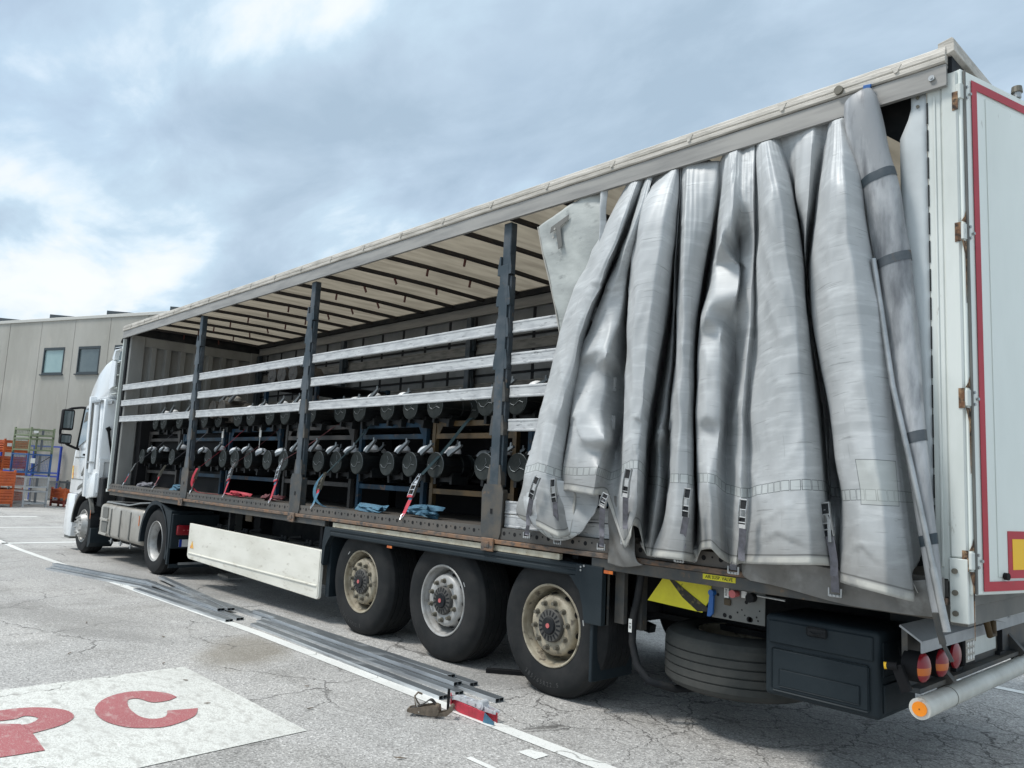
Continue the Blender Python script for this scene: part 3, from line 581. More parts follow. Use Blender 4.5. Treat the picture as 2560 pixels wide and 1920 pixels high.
# chassis below
bm = B()
for y in (.78, 1.62):
    box(bm, -12.9, -.3, y, y + .12, 1.02, 1.06); box(bm, -9.0, -.3, y + .055, y + .065, .62, 1.02); box(bm, -9.0, -.3, y, y + .12, .58, .62); box(bm, -12.9, -9.0, y + .05, y + .07, .92, 1.02)
for k_ in range(26): box(bm, -13.2 + k_ * .5, -13.14 + k_ * .5, .1, 2.4, 1.02, 1.1)
for x in (-2.857, -4.167, -5.477):
    cyl(bm, (x, .3, .51), (x, 2.2, .51), .065, n=14); cyl(bm, (x + .32, .85, .62), (x + .32, .85, .95), .14, n=16); cyl(bm, (x + .32, 1.65, .62), (x + .32, 1.65, .95), .14, n=16)
    beam(bm, (x - .45, .86, .62), (x + .35, .86, .47), .08, .06); beam(bm, (x - .45, 1.64, .62), (x + .35, 1.64, .47), .08, .06)
    box(bm, x - .53, x - .4, .8, .9, .45, .62); cyl(bm, (x - .1, 1.05, .62), (x - .1, 1.4, .62), .09, n=12)
box(bm, -9.3, -9.1, .7, 1.8, .45, 1.05); box(bm, -8.9, -6.3, .95, 1.6, .62, .95)
box(bm, -12.7, -11.0, .65, 1.85, .965, 1.02)
part('chassis', bm, m_dark, smooth=40)
for y in (.62, 1.75):
    bm = B(); box(bm, -9.95, -9.80, y, y + .14, .42, 1.06); box(bm, -9.92, -9.83, y + .02, y + .12, .13, .42); box(bm, -10.05, -9.7, y - .05, y + .2, .0, .03); part('landing_leg', bm, m_greybox)
# mud flaps behind the last axle
for y in (-.0, 1.98):
    bm = B(); box(bm, -2.42, -2.39, y + .0, y + .46, .20, .62, .006); box(bm, -2.425, -2.385, y + .01, y + .45, .59, .63); part('mud_flap', bm, m_fender)
bm = B(); box(bm, -2.36, -2.30, .02, .06, .6, 1.0); box(bm, -2.28, -2.2, .10, .14, .62, 1.02); box(bm, -2.17, -2.12, .2, .26, .58, 1.02); part('flap_bracket', bm, m_slate2)
# wheels
def wheel(x, rim_m, near=True, rot=0.0):
    s = 1 if near else -1; yo = .055 if near else 2.445; c = (x, yo, .51); Rr = .525
    bm = B(); lathe(bm, [(.05, .30), (.20, .30), (.21, .12), (.19, .115), (.10, .115)], c, sgn=s, n=36); w0 = part('wheel', bm, m_dark, smooth=35)
    bm = B(); pr = [(.292, .02), (.300, .004), (.335, -.008), (.39, -.014), (.445, -.012), (.475, -.002), (.482, .002), (.498, .014), (.508, .030), (Rr - .008, .036), (Rr, .050)]
    yy = .05
    for g in (.095, .155, .225, .285): pr += [(Rr, g - .006), (Rr - .013, g - .003), (Rr - .013, g + .003), (Rr, g + .006)]
    pr += [(Rr, .33), (Rr - .012, .352), (.475, .385), (.40, .395), (.30, .37), (.29, .34)]
    lathe(bm, pr, c, sgn=s, n=96); part('tyre', bm, m_tyre, w0, smooth=28)
    bm = B()
    lathe(bm, [(.284, .05), (.284, .012), (.290, -.002), (.300, -.006), (.306, .0), (.303, .010), (.292, .016), (.284, .03), (.278, .05), (.270, .065), (.266, .09), (.264, .19)], c, sgn=s, n=64)
    yo2 = yo; cd = (x, yo - s * .040, .51)
    lathe(bm, [(.264, .205), (.240, .165), (.231, .125), (.224, .088), (.214, .066), (.200, .057), (.185, .054), (.150, .054), (.120, .062)], cd, sgn=s, n=64)
    # hand holes
    for k_ in range(10):
        a = R(18 + 36 * k_) + rot; q = Vector((x + .2285 * math.cos(a), yo + s * .065, .51 + .2285 * math.sin(a)))
        nrm = Vector((math.cos(a) * .96, -s * .20, math.sin(a) * .96)).normalized(); tg = Vector((-math.sin(a), 0, math.cos(a))); rd = tg.cross(nrm)
        vs_ = [bm.verts.new(q + nrm * .006 + tg * math.cos(t_) * .025 + rd * math.sin(t_) * .026) for t_ in [2 * math.pi * i / 12 for i in range(12)]]
        bm.faces.new(vs_).material_index = 1
    part('rim', bm, [rim_m, m_black], w0, smooth=40)
    for k_ in range(10):
        bm = B(); a = R(36 * k_) + rot; q = (x + .1675 * math.cos(a), 0, .51 + .1675 * math.sin(a))
        cyl(bm, (q[0], yo + s * .018, q[2]), (q[0], yo + s * .006, q[2]), .0215, n=14); cyl(bm, (q[0], yo + s * .006, q[2]), (q[0], yo - s * .022, q[2]), .0165, .0145, n=8)
        part('wheel_nut', bm, m_nut, w0, smooth=40)
    bm = B(); lathe(bm, [(.124, .065), (.121, .040), (.114, .030), (.066, .026)], cd, sgn=s, n=48); lathe(bm, [(.0665, .026), (.064, .018), (.058, .012), (.0, .012)], cd, sgn=s, n=48, mi=1)
    for k_ in range(18):
        a = R(20 * k_) + rot; d = Vector((math.cos(a), 0, math.sin(a)))
        beam(bm, Vector((x, yo - s * .0065, .51)) + d * .074, Vector((x, yo - s * .004, .51)) + d * .110, .012, .0175, up=(0, 1, 0), mi=1)
    cyl(bm, (x, yo - s * .028, .51), (x, yo - s * .032, .51), .018, n=18, mi=2)
    part('hub_cap', bm, [m_hub, m_dark, m_red], w0, smooth=35)
    return w0
W3 = wheel(-2.857, m_rimc, rot=R(7)); W2 = wheel(-4.167, m_rims, rot=R(17)); W1 = wheel(-5.477, m_rimc, rot=R(-5))
for x in (-2.857, -4.167, -5.477): wheel(x, m_rimc, near=False)
def arc_text(s, x, r_, a_mid, step, size, par, mat=m_tyre_t, yo=.055 - .0145, zc=.51):
    for i, chh in enumerate(s):
        if chh == ' ': continue
        a = a_mid + (i - (len(s) - 1) / 2) * step
        text('tyre_marking', chh, size, mat, par, Matrix.Translation(TR_OFF + Vector((x + r_ * math.cos(R(a)), yo, zc + r_ * math.sin(R(a))))) @ Matrix.Rotation(R(90), 4, 'X') @ Matrix.Rotation(R(a + 90), 4, 'Z'))
def arc_text_mesh(s, x, r_, a_mid, step, size, par):
    ms = bpy.data.meshes.new('tyre_marking'); bmx = B()
    for i, chh in enumerate(s):
        if chh == ' ': continue
        a = a_mid + (i - (len(s) - 1) / 2) * step
        o = text('tmpc', chh, size, m_tyre_t, None, Matrix.Translation(TR_OFF + Vector((x + r_ * math.cos(R(a)), .0405, .51 + r_ * math.sin(R(a))))) @ Matrix.Rotation(R(90), 4, 'X') @ Matrix.Rotation(R(a + 90), 4, 'Z'))
        bmx.from_mesh(o.data); bpy.data.objects.remove(o)
    bmx.to_mesh(ms); bmx.free(); ms.materials.append(m_tyre_t); o = bpy.data.objects.new('tyre_marking', ms); COL.objects.link(o); o.parent = par
arc_text_mesh('385/65R22.5', -2.857, .425, -98, 4.6, .045, W3)
arc_text_mesh('385/65R22.5', -5.477, .425, -105, 4.6, .045, W1)
for par, x, a in ((W1, -5.477, 132), (W2, -4.167, 30), (W3, -2.857, 12)):
    bm = B(); q = Vector((x + .345 * math.cos(R(a)), .046, .51 + .345 * math.sin(R(a)))); tg = Vector((-math.sin(R(a)), 0, math.cos(R(a)))); beam(bm, q - tg * .02, q + tg * .02, .010, .006, up=(0, 1, 0)); part('balance_weight', bm, m_zinc, par)
    for i, chh in enumerate('SAF'):
        o = text('hub_mark', chh, .016, m_red, par, Matrix.Translation(TR_OFF + Vector((x + .030 + i * .011, .0685, .505))) @ Matrix.Rotation(R(90), 4, 'X')) if False else None

# stakes (side posts)
def post(x, y, near=True, low=True):
    s = 1 if near else -1
    bm = B()
    m0 = 0
    if near:
        box(bm, x - .095, x + .095, y + .0, y + .085, 1.10, 1.50, .012, mi=1); prism(bm, [(x - .10, 1.10), (x + .10, 1.10), (x + .12, 1.16), (x + .13, 1.48), (x + .10, 1.54), (x - .10, 1.54), (x - .13, 1.48), (x - .12, 1.16)], 'y', y - .012, y - .0005, mi=1)
        box(bm, x - .012, x + .012, y - .016, y - .0125, 1.30, 1.34, mi=2)
    box(bm, x - .048, x + .048, y + .012 * s, y + .085 * s, 1.5 if near else 1.19, 3.775, .006)
    box(bm, x - .052, x + .052, y - .004 * s, y + .012 * s, 1.52 if near else 1.19, 3.40, .003)
    if near: box(bm, x + .03, x + .075, y + .015, y + .07, 1.52, 3.3, .004)
    o = part('post', bm, [m_slate, m_slate2, m_black])
    for z in (3.13, 3.40, 2.855, 2.585, 2.31, 2.03, 1.62):
        for d in (-1, 1):
            bm = B(); w0, w1 = .05, .065
            prism(bm, [(x + d * .049, z - .085), (x + d * (.049 + w1 * .55), z - .085), (x + d * (.049 + w1 * .55), z - .03), (x + d * (.049 + w1 * .25), z + .08), (x + d * .049, z + .08)], 'y', y - .002 * s, y + .045 * s)
            part('slat_pocket', bm, m_slate if z > 2.5 else m_slate2, o)
    if near:
        bm = B(); box(bm, x - .075, x + .075, y - .045, y - .0295, 1.0, 1.105, .005); box(bm, x - .03, x + .03, y - .05, y - .0455, 1.03, 1.08, .003); part('post_foot', bm, m_rust, o)
for x in (-10.14, -6.84, -3.51): post(x, 0.0)
for x in (-10.14, -6.84, -3.51, -13.3): post(x, 2.47, near=False)
# slats
def slat(x0, x1, z0, z1, y=.052, mat=None, h=.10):
    bm = B(); v = []
    pr = [(-.012, -h / 2), (.012, -h / 2), (.012, h / 2), (-.012, h / 2)]
    pr = [(-.010, -h / 2), (.013, -h / 2), (.013, h / 2), (-.010, h / 2), (-.013, h / 2 - .006), (-.013, h / 2 - .016), (-.009, h / 2 - .02), (-.009, -h / 2 + .02), (-.013, -h / 2 + .016), (-.013, -h / 2 + .006)]
    rings = [[bm.verts.new((x, y + a, z + b_)) for a, b_ in pr] for x, z in ((x0, z0), ((x0 + x1) / 2, (z0 + z1) / 2 - .004), (x1, z1))]
    for A_, B_ in zip(rings, rings[1:]):
        for i in range(len(pr)): bm.faces.new((A_[i], A_[(i + 1) % len(pr)], B_[(i + 1) % len(pr)], B_[i]))
    bm.faces.new(rings[0]); bm.faces.new(rings[-1][::-1]); return part('slat', bm, mat or m_alu)
for z, zf in ((2.855, 2.885), (2.585, 2.605), (2.31, 2.325)):
    slat(-13.49, -10.24, zf, z, y=.03); slat(-10.04, -6.93, z + .005, z, y=.03); slat(-6.745, -3.60, z, z, y=.03)
    slat(-3.415, -2.3, z, z, y=.05)
slat(-3.415, -2.3, 2.03, 2.03, y=.05)
slat(-3.40, -2.15, 1.36, 1.36, y=.05, h=.104); slat(-3.40, -2.15, 1.25, 1.25, y=.05, h=.104)
# far side: closed curtain, grey slats and straps seen from inside
bm = B(); box(bm, -13.5, -.05, 2.535, 2.545, 1.05, 3.9); far = part('far_curtain', bm, m_inner)
for k_ in range(23):
    bm = B(); x = -13.2 + k_ * .575; box(bm, x, x + .05, 2.528, 2.534, 1.1, 3.85); part('curtain_webbing', bm, m_dark, far)
for z in (3.33, 2.80, 2.30, 1.95, 1.5):
    for a, b_ in ((-13.25, -10.2), (-10.08, -6.9), (-6.78, -3.57), (-3.45, -.25)): slat(a, b_, z, z, y=2.505, mat=m_innerslat, h=.13)
bm = B()
for z in (3.44, 2.96, 2.42): box(bm, -13.4, -.2, 2.52, 2.527, z, z + .03)
part('curtain_batten', bm, m_dark, far)
# cant rails and roof edges
bm = B(); prism(bm, [(-.032, 3.778), (-.032, 3.902), (-.012, 3.902), (.05, 3.902), (.05, 3.89), (-.012, 3.885), (-.012, 3.778)], 'x', -13.62, -.03); box(bm, -13.62, -.03, -.040, -.032, 3.778, 3.79); part('cant_rail', bm, m_rail)
CR = [o for o in TR.children if o.name.startswith('cant_rail')][0]
bm = B(); cyl(bm, (-.10, -.045, 3.84), (-.10, -.032, 3.84), .016, n=14); cyl(bm, (-.10, -.05, 3.84), (-.10, -.045, 3.84), .007, n=8); part('rail_bolt', bm, m_zinc, CR)
bm = B(); prism(bm, [(2.465, 3.80), (2.52, 3.80), (2.52, 3.95), (2.465, 3.95)], 'x', -13.62, -.03); part('cant_rail', bm, m_rail)
bm = B(); pe = [(-.036, 3.908), (-.046, 3.915), (-.046, 3.938), (-.038, 3.945), (-.044, 3.952), (-.044, 3.972), (-.036, 3.980), (-.034, 3.998), (-.015, 4.012), (.10, 4.022), (.10, 4.012), (.0, 4.0), (-.0, 3.908)]
rings = []; nseg = 90
for i in range(nseg + 1):
    x = -13.63 + (13.60) * i / nseg; wob = .001 * math.sin(i * 2.1) + .003 * noise.noise(Vector((x * 3, 0, 0)))
    rings.append([bm.verts.new((x, y + wob * (1 if y < 0 else 0), z + wob)) for y, z in pe])
for A_, B_ in zip(rings, rings[1:]):
    for i in range(len(pe)): bm.faces.new((A_[i], A_[(i + 1) % len(pe)], B_[(i + 1) % len(pe)], B_[i]))
bm.faces.new(rings[0]); bm.faces.new(rings[-1][::-1]); re_ = part('roof_edge', bm, m_edge, smooth=30)
for k_ in range(20):
    x = -13.2 + .68 * k_
    bm = B(); cyl(bm, (x, -.055, 3.945), (x, -.04, 3.945), .013, n=10); prism(bm, [(x - .028, 3.975), (x + .028, 3.98), (x + .012, 3.95), (x - .012, 3.945)], 'y', -.047, -.04); part('roof_stud', bm, m_edge, re_)
bm = B(); cyl(bm, (-.60, -.065, 3.94), (-.60, -.04, 3.94), .026, n=16); part('edge_grommet', bm, m_nut, re_)
bm = B(); prism(bm, [(2.45, 3.95), (2.56, 3.95), (2.56, 4.02), (2.45, 4.03)], 'x', -13.63, -.03); part('roof_edge', bm, m_edge)
# roof tarpaulin, sagging a little between the bows
bows = [-13.38 + .68 * k_ for k_ in range(20)]
bm = B(); nx, ny = 240, 10; gvv = []
for i in range(nx + 1):
    x = -13.6 + 13.55 * i / nx; ph = ((x + 13.38) / .68) % 1.0; row = []
    for j in range(ny + 1):
        y = .05 + 2.43 * j / ny; row.append(bm.verts.new((x, y, 4.032 + .012 * math.sin(math.pi * j / ny) - .018 * math.sin(math.pi * ph) * math.sin(math.pi * min(1, max(0, j / ny))) + .004 * noise.noise(Vector((x * 5, y * 2, 0))))))
    gvv.append(row)
for i in range(nx):
    for j in range(ny): bm.faces.new((gvv[i][j], gvv[i + 1][j], gvv[i + 1][j + 1], gvv[i][j + 1]))
part('roof_tarp', bm, m_roofin, smooth=60)
for n_, x in enumerate(bows):
    bm = B(); beam(bm, (x, .06, 3.985), (x, .9, 3.998), .045, .04); beam(bm, (x, .9, 3.999), (x, 1.7, 4.001), .044, .039); beam(bm, (x, 1.7, 4.0), (x, 2.46, 3.985), .045, .04)
    bw = part('roof_bow', bm, m_bow)
    for y in (.18, .95, 1.6):
        bm = B(); dx = random.choice((-.03, .0, .04)); beam(bm, (x, y, 3.98), (x + dx, y + .01, 3.90), .012, .03, up=(1, 0, 0)); part('tarp_hook', bm, m_hook, bw)
bm = B(); box(bm, -13.5, -13.42, .05, 2.46, 3.84, 4.0); box(bm, -13.42, -.1, 2.40, 2.455, 3.93, 4.0); part('roof_runner', bm, m_dark)
# front bulkhead
bm = B(); y = .40; pts = [(-13.50, .296)]
k_ = 0
while y < 2.2:
    pts += [(-13.50, y), (-13.43, y + .03), (-13.43, y + .11), (-13.50, y + .14)]; y += .26
pts += [(-13.50, 2.304), (-13.54, 2.304), (-13.54, .296)]
prism(bm, pts, 'z', 1.18, 3.66); part('front_wall', bm, m_frontwall)
bm = B(); box(bm, -13.55, -13.44, .30, 2.42, 3.66, 3.84, .006); box(bm, -13.56, -13.42, .06, .30, 1.18, 3.84, .008); box(bm, -13.56, -13.42, 2.30, 2.46, 1.18, 3.84, .008)
part('front_wall_frame', bm, m_frontwall)
bm = B(); box(bm, -13.62, -13.58, -.02, .10, 1.08, 3.775, .006); box(bm, -13.66, -13.58, -.02, .06, 1.05, 1.10); part('front_corner_post', bm, m_pillar)
bm = B(); box(bm, -13.62, -13.40, 2.465, 2.56, 1.08, 3.79); part('front_corner_post', bm, m_dark)
bm = B(); box(bm, -.12, -.02, 2.465, 2.56, 1.08, 3.86); part('corner_pillar', bm, m_dark)
bm = B(); box(bm, -13.58, -13.50, .03, .075, 1.12, 3.80); part('curtain_tensioner', bm, m_dark)
bm = B(); cyl(bm, (-13.66, .0, 3.70), (-13.66, .05, 3.86), .05, n=14); part('front_cable', bm, m_grease)
# rear frame
bm = B(); box(bm, -.068, .012, -.006, .10, 1.30, 3.86, .008); box(bm, -.072, .014, -.012, .09, .985, 1.298, .004); part('corner_pillar', bm, m_pillar)
CP = [o for o in TR.children if o.name.startswith('corner_pillar')][0]
bm = B()
for z in (1.235, 1.13, 1.03): cyl(bm, (-.045, -.022, z), (-.045, -.012, z), .014, n=12)
part('pillar_bolt', bm, m_nut, CP)
for z in (3.69, 2.97, 2.10, 1.29):
    bm = B(); box(bm, -.012, .016, -.0095, -.0065, z - .052, z + .050, mi=0); part('rust_notch_mark', bm, m_rustw, CP)  # rust, painted dark to also give the shaded notch behind each hinge
bm = B(); box(bm, -.140, -.069, .0, .06, 1.18, 3.80, .006); box(bm, -.108, -.096, -.006, .0, 1.25, 3.75, .002); part('locking_profile', bm, m_pillar)
bm = B()
for k_ in range(16): box(bm, -.140, -.134, -.0045, -.0005, 1.28 + k_ * .155, 1.40 + k_ * .155)
part('profile_slots', bm, m_dark)
bm = B(); prism(bm, [(-.62, 3.93), (-.265, 3.93), (-.262, 3.80), (-.327, 3.60), (-.441, 3.70), (-.60, 3.80)], 'y', .13, .14); part('dark_rear_sheet', bm, m_dark)  # dark sheet across the upper gap behind the rolled curtain end
# curtain end strip hanging beside the pillar
bm = B(); prof = [(3.82, -.222), (3.72, -.222), (3.66, -.238), (3.56, -.282), (3.0, -.284), (2.0, -.27), (1.5, -.20), (1.18, -.18)]
pl = []
for z, x in prof:
    pl.append([bm.verts.new((x + (-.143 - x) * q, .005 - .002 * math.sin(q * 3.0) + .004 * math.sin(z * 5), z)) for q in (0, .25, .5, .75, 1)])
for A_, B_ in zip(pl, pl[1:]):
    for i in range(4): bm.faces.new((A_[i], A_[i + 1], B_[i + 1], B_[i]))
for z in (3.77, 3.72): cyl(bm, (-.185, -.008, z), (-.185, -.002, z), .009, n=10, mi=1)
o = part('end_strip', bm, [M('white_grey_strip', (.56, .60, .61), .45, col2=(.45, .48, .49), scale=2), m_nut], smooth=40); o.modifiers.new('s', 'SOLIDIFY').thickness = .004
# rear header and ajar door
bm = B(); prism(bm, [(-.07, 4.03), (.0, 4.045), (.012, 4.03), (.012, 3.965), (-.02, 3.955), (-.07, 3.955)], 'y', -.03, 2.5, bev=.004); part('rear_header', bm, m_edge)
bm = B(); box(bm, -.07, -.01, .0, 2.5, 3.86, 3.95); part('rear_header_beam', bm, m_dark)
def door_part(name, bm, mats, parent=None, **k2):
    """mesh in door coordinates: x = thickness (outward), y = along door from hinge"""
    bm.transform(Matrix.Translation((.028, .004, 0)) @ Matrix.Rotation(R(-14), 4, 'Z')); return part(name, bm, mats, parent, **k2)
bm = B(); box(bm, -.035, 0, .0, 1.22, 1.125, 3.868, .005); box(bm, 0, .004, .22, 1.0, 1.21, 3.76, .003); dr = door_part('rear_door', bm, m_doorwhite)
bm = B(); box(bm, .0045, .007, .088, 1.18, 3.779, 3.825); box(bm, .0045, .007, .088, 1.18, 1.142, 1.189); box(bm, .0045, .007, .088, .134, 1.189, 3.779)
door_part('red_stripe', bm, m_redtape, dr)
bm = B(); box(bm, .0045, .0075, .305, 1.10, 1.203, 1.44, mi=0); box(bm, .0075, .009, .343, 1.06, 1.245, 1.40, mi=1); door_part('marker_plate', bm, [m_redtape, m_yellow], dr)
bm = B(); box(bm, .0, .012, .016, .030, 1.13, 3.86, .003); door_part('door_seal', bm, m_greybox, dr)
for z in (3.74, 2.97, 2.10, 1.29):
    bm = B(); box(bm, -.034, .006, -.014, .050, z - .042, z + .042, .003)
    hg = door_part('hinge', bm, m_pillar, dr)
    bm = B()
    for dy, dz in ((.040, .03), (.040, -.03), (.072, 0)): cyl(bm, (.004, dy, z + dz), (.014, dy, z + dz), .008, n=10)
    door_part('hinge_bolt', bm, m_zinc, hg)
    bm = B()
    if z < 3.7:
        prism(bm, [(-.030, z - .05), (.014, z - .052), (.012, z - .16), (.007, z - .38), (.002, z - .38), (-.002, z - .12)], 'x', .0035, .0042); door_part('rust_stain', bm, m_rustw, hg)
        bm = B(); prism(bm, [(-.030, z + .05), (.014, z + .05), (.012, z + .11), (.0, z + .08)], 'x', .0035, .0042); door_part('rust_stain', bm, m_rustw, hg)
bm = B(); cyl(bm, (.0045, .27, 1.214), (.025, .27, 1.214), .018, n=14); door_part('door_buffer', bm, m_grease, dr)
bm = B(); cyl(bm, (-.01, .56, 3.868), (-.01, .56, 3.90), .022, n=14); cyl(bm, (-.01, .56, 3.90), (-.01, .56, 3.935), .03, .026, n=14, mi=1); door_part('top_lamp', bm, [m_zinc, m_nut], dr)
bm = B(); box(bm, -.06, -.02, 1.26, 2.46, 1.12, 3.86); part('rear_door', bm, m_doorwhite)
# rear bumper beam, lights, under-run tube
bm = B(); prism(bm, [(-.36, .915), (-.25, .845), (-.250, .785), (-.258, .785), (-.258, .838), (-.365, .905)], 'y', .12, 2.38)
part('bumper_plate', bm, m_greycage)
bm = B(); box(bm, -.36, -.33, .14, 2.36, .60, .89); box(bm, -.362, -.27, .14, 2.36, .575, .60); box(bm, -.65, -.36, .74, .86, .60, 1.0); box(bm, -.65, -.36, 1.64, 1.76, .6, 1.0); part('rear_crossmember', bm, m_slate2)
bm = B(); box(bm, -.328, -.322, 1.12, 1.62, .64, .78, .003); part('number_plate_holder', bm, m_pillar)
for y0, y1, zc, rr, flatv in ((.065, .275, .708, .079, 1), (.335, .535, .700, .077, 1)):
    bm = B(); yc = (y0 + y1) / 2 - .01
    cyl(bm, (-.345, yc, zc), (-.265, yc, zc), rr * .98, rr, n=28); lp = part('tail_lamp', bm, m_grease, smooth=35)
    bm = B(); zs = [-.97, -.9, -.75, -.6, -.45, -.42, -.2, 0, .06, .08, .25, .4, .55, .7, .85, .93, .97]; prv = None
    for zz_ in zs:
        hw = math.sqrt(max(0, .97 ** 2 - zz_ ** 2)); rw = []
        for ii in range(13):
            yy_ = hw * math.cos(math.pi * ii / 12); r2 = min(1, (zz_ ** 2 + yy_ ** 2) / .942); rw.append(bm.verts.new((-.265 + .036 * math.sqrt(max(0, 1 - r2)), yc + rr * yy_, zc + rr * zz_)))
        if prv:
            for ii in range(12): bm.faces.new((prv[ii], prv[ii + 1], rw[ii + 1], rw[ii]))
        prv = rw
    for f in bm.faces:
        zz = sum(v.co.z for v in f.verts) / len(f.verts); f.material_index = 1 if -.42 < (zz - zc) / rr < .06 else 0
    part('lens', bm, [m_redlens, m_amber], lp, smooth=50)
bm = B(); cyl(bm, (-.33, .672, .712), (-.272, .672, .712), .068, n=26); lp = part('tail_lamp', bm, m_grease, smooth=35)
bm = B(); lathe(bm, [(.072, 0), (.07, .012), (.05, .022), (0, .026)], (-.272, .672, .712), axis='x', n=26); part('lens', bm, m_redlens, lp, smooth=50)
bm = B(); box(bm, -.32, -.26, .80, .99, .635, .795, .008); lp = part('work_light', bm, m_grease)
bm = B(); box(bm, -.2595, -.257, .82, .97, .655, .78); 
for i in range(3):
    for j in range(3): cyl(bm, (-.2575, .85 + .045 * i, .68 + .038 * j), (-.252, .85 + .045 * i, .68 + .038 * j), .014, n=10, mi=1)
part('light_face', bm, [m_tank, m_note], lp)
bm = B(); box(bm, -.25, -.13, .42, .66, .925, 1.055, .02); part('rubber_block', bm, m_greybox)
bm = B(); tube(bm, [(-.20, 1.0, .97), (-.20, 1.01, .88), (-.19, 1.03, .80), (-.19, 1.10, .80), (-.20, 1.12, .92)], .019, n=10); part('yellow_loop', bm, m_rackyel, smooth=60)
bm = B(); box(bm, -.12, -.06, .95, 1.6, .93, .985, .006); beam(bm, (-.1, .55, .98), (-.1, .95, .92), .05, .04); part('latch_bar', bm, m_greycage)
bm = B(); box(bm, -.08, .0, .0, 2.5, 1.06, 1.118, .004); box(bm, -.10, -.02, .08, 2.42, .96, 1.06); part('rear_sill', bm, m_greybox)
bm = B(); cyl(bm, (-.25, .075, .517), (-.25, 2.42, .517), .0535, n=32); tb = part('underrun_tube', bm, M('painted_tube', (.62, .62, .57), .4, col2=(.45, .44, .39), scale=3, col3=(.22, .14, .07), scale3=10, lo3=.64, hi3=.78), smooth=40)
bm = B(); cyl(bm, (-.25, .066, .517), (-.25, .0745, .517), .036, n=28, mi=0); cyl(bm, (-.25, .063, .517), (-.25, .0655, .517), .003, n=8, mi=1); part('tube_end_reflector', bm, [M('orange_reflector', (.95, .28, .01), .3), m_text], tb)
bm = B(); lathe(bm, [(.0545, .48), (.0555, .485), (.0545, .49)], (-.25, 0, .517), n=32); part('tube_seam', bm, m_nut, tb)
for y in (.55, 1.95):
    bm = B(); beam(bm, (-.27, y, .56), (-.48, y, .80), .10, .05, up=(0, 1, 0)); part('tube_arm', bm, m_slate2)
bm = B(); tube(bm, [(-.40, .22, .78), (-.38, .18, .75), (-.35, .14, .74), (-.33, .10, .71)], .006); beam(bm, (-.355, .06, .715), (-.31, .07, .59), .05, .03, up=(0, 1, 0)); cyl(bm, (-.40, .05, .705), (-.35, .055, .71), .02, n=12); part('side_marker_arm', bm, m_grease)
bm = B(); cyl(bm, (-.415, .045, .703), (-.40, .05, .705), .018, n=12); part('marker_bulb', bm, m_yellow)
# tool box
bm = B(); box(bm, -1.13, -.46, .10, .62, .395, .86, .028, seg=3); tbx = part('tool_box', bm, m_fender, smooth=40)
bm = B(); box(bm, -1.10, -.49, .088, .099, .70, .83, .006); box(bm, -1.08, -.51, .090, .099, .43, .675, .012); box(bm, -1.03, -.56, .084, .0895, .46, .56, .006); part('box_door', bm, m_fender, tbx)
bm = B(); box(bm, -.86, -.74, .076, .087, .775, .83, .01); tube(bm, [(-.84, .074, .80), (-.80, .068, .79), (-.76, .074, .805)], .004); part('box_handle', bm, m_dark, tbx)
bm = B(); box(bm, -.4595, -.452, .14, .58, .43, .58, .004); box(bm, -.4595, -.455, .14, .58, .62, .80, .004); part('box_side_rib', bm, m_fender, tbx)
# spare wheel lying flat in its carrier
bm = B(); c = (-1.60, .66, .26); pr = [(.30, .0), (.44, .0), (.50, .025), (.522, .055)]
for g in (.10, .155, .21, .265): pr += [(.525, g - .006), (.512, g - .003), (.512, g + .003), (.525, g + .006)]
pr += [(.522, .32), (.50, .35), (.44, .375), (.35, .38), (.31, .365), (.30, .34)]
lathe(bm, pr, c, axis='z', n=96); sw = part('spare_tyre', bm, M('grey_spare_rubber', (.045, .048, .046), .85, col2=(.07, .07, .065), scale=4, spec=.2), smooth=28)  # paler grey than the mounted tyres
bm = B(); lathe(bm, [(.305, .05), (.30, .365), (.285, .36), (.27, .25), (.20, .22), (.15, .235), (.11, .235)], c, axis='z', n=48); part('spare_rim', bm, m_rimc, sw, smooth=40)
bm = B(); tube(bm, [(-2.10, .16, .98), (-2.13, .16, .80), (-2.16, .16, .68), (-2.165, .16, .50), (-2.12, .16, .36), (-2.02, .16, .27), (-1.90, .30, .225), (-1.80, .6, .215), (-1.7, 1.0, .215)], .026, n=12); tube(bm, [(-2.1, 1.0, .98), (-2.16, 1.0, .6), (-2.1, 1.0, .25), (-1.2, 1.0, .23)], .026, n=12)
sc_ = part('spare_carrier', bm, m_dark, smooth=60)
bm = B(); box(bm, -2.178, -2.150, .130, .133, .57, .66); part('carrier_label', bm, m_note, sc_)
ptext('label_text', 'E 20', .022, m_text, sc_, Matrix.Translation((-2.164, .1285, .615)) @ Matrix.Rotation(R(90), 4, 'X') @ Matrix.Rotation(R(-90), 4, 'Z'))
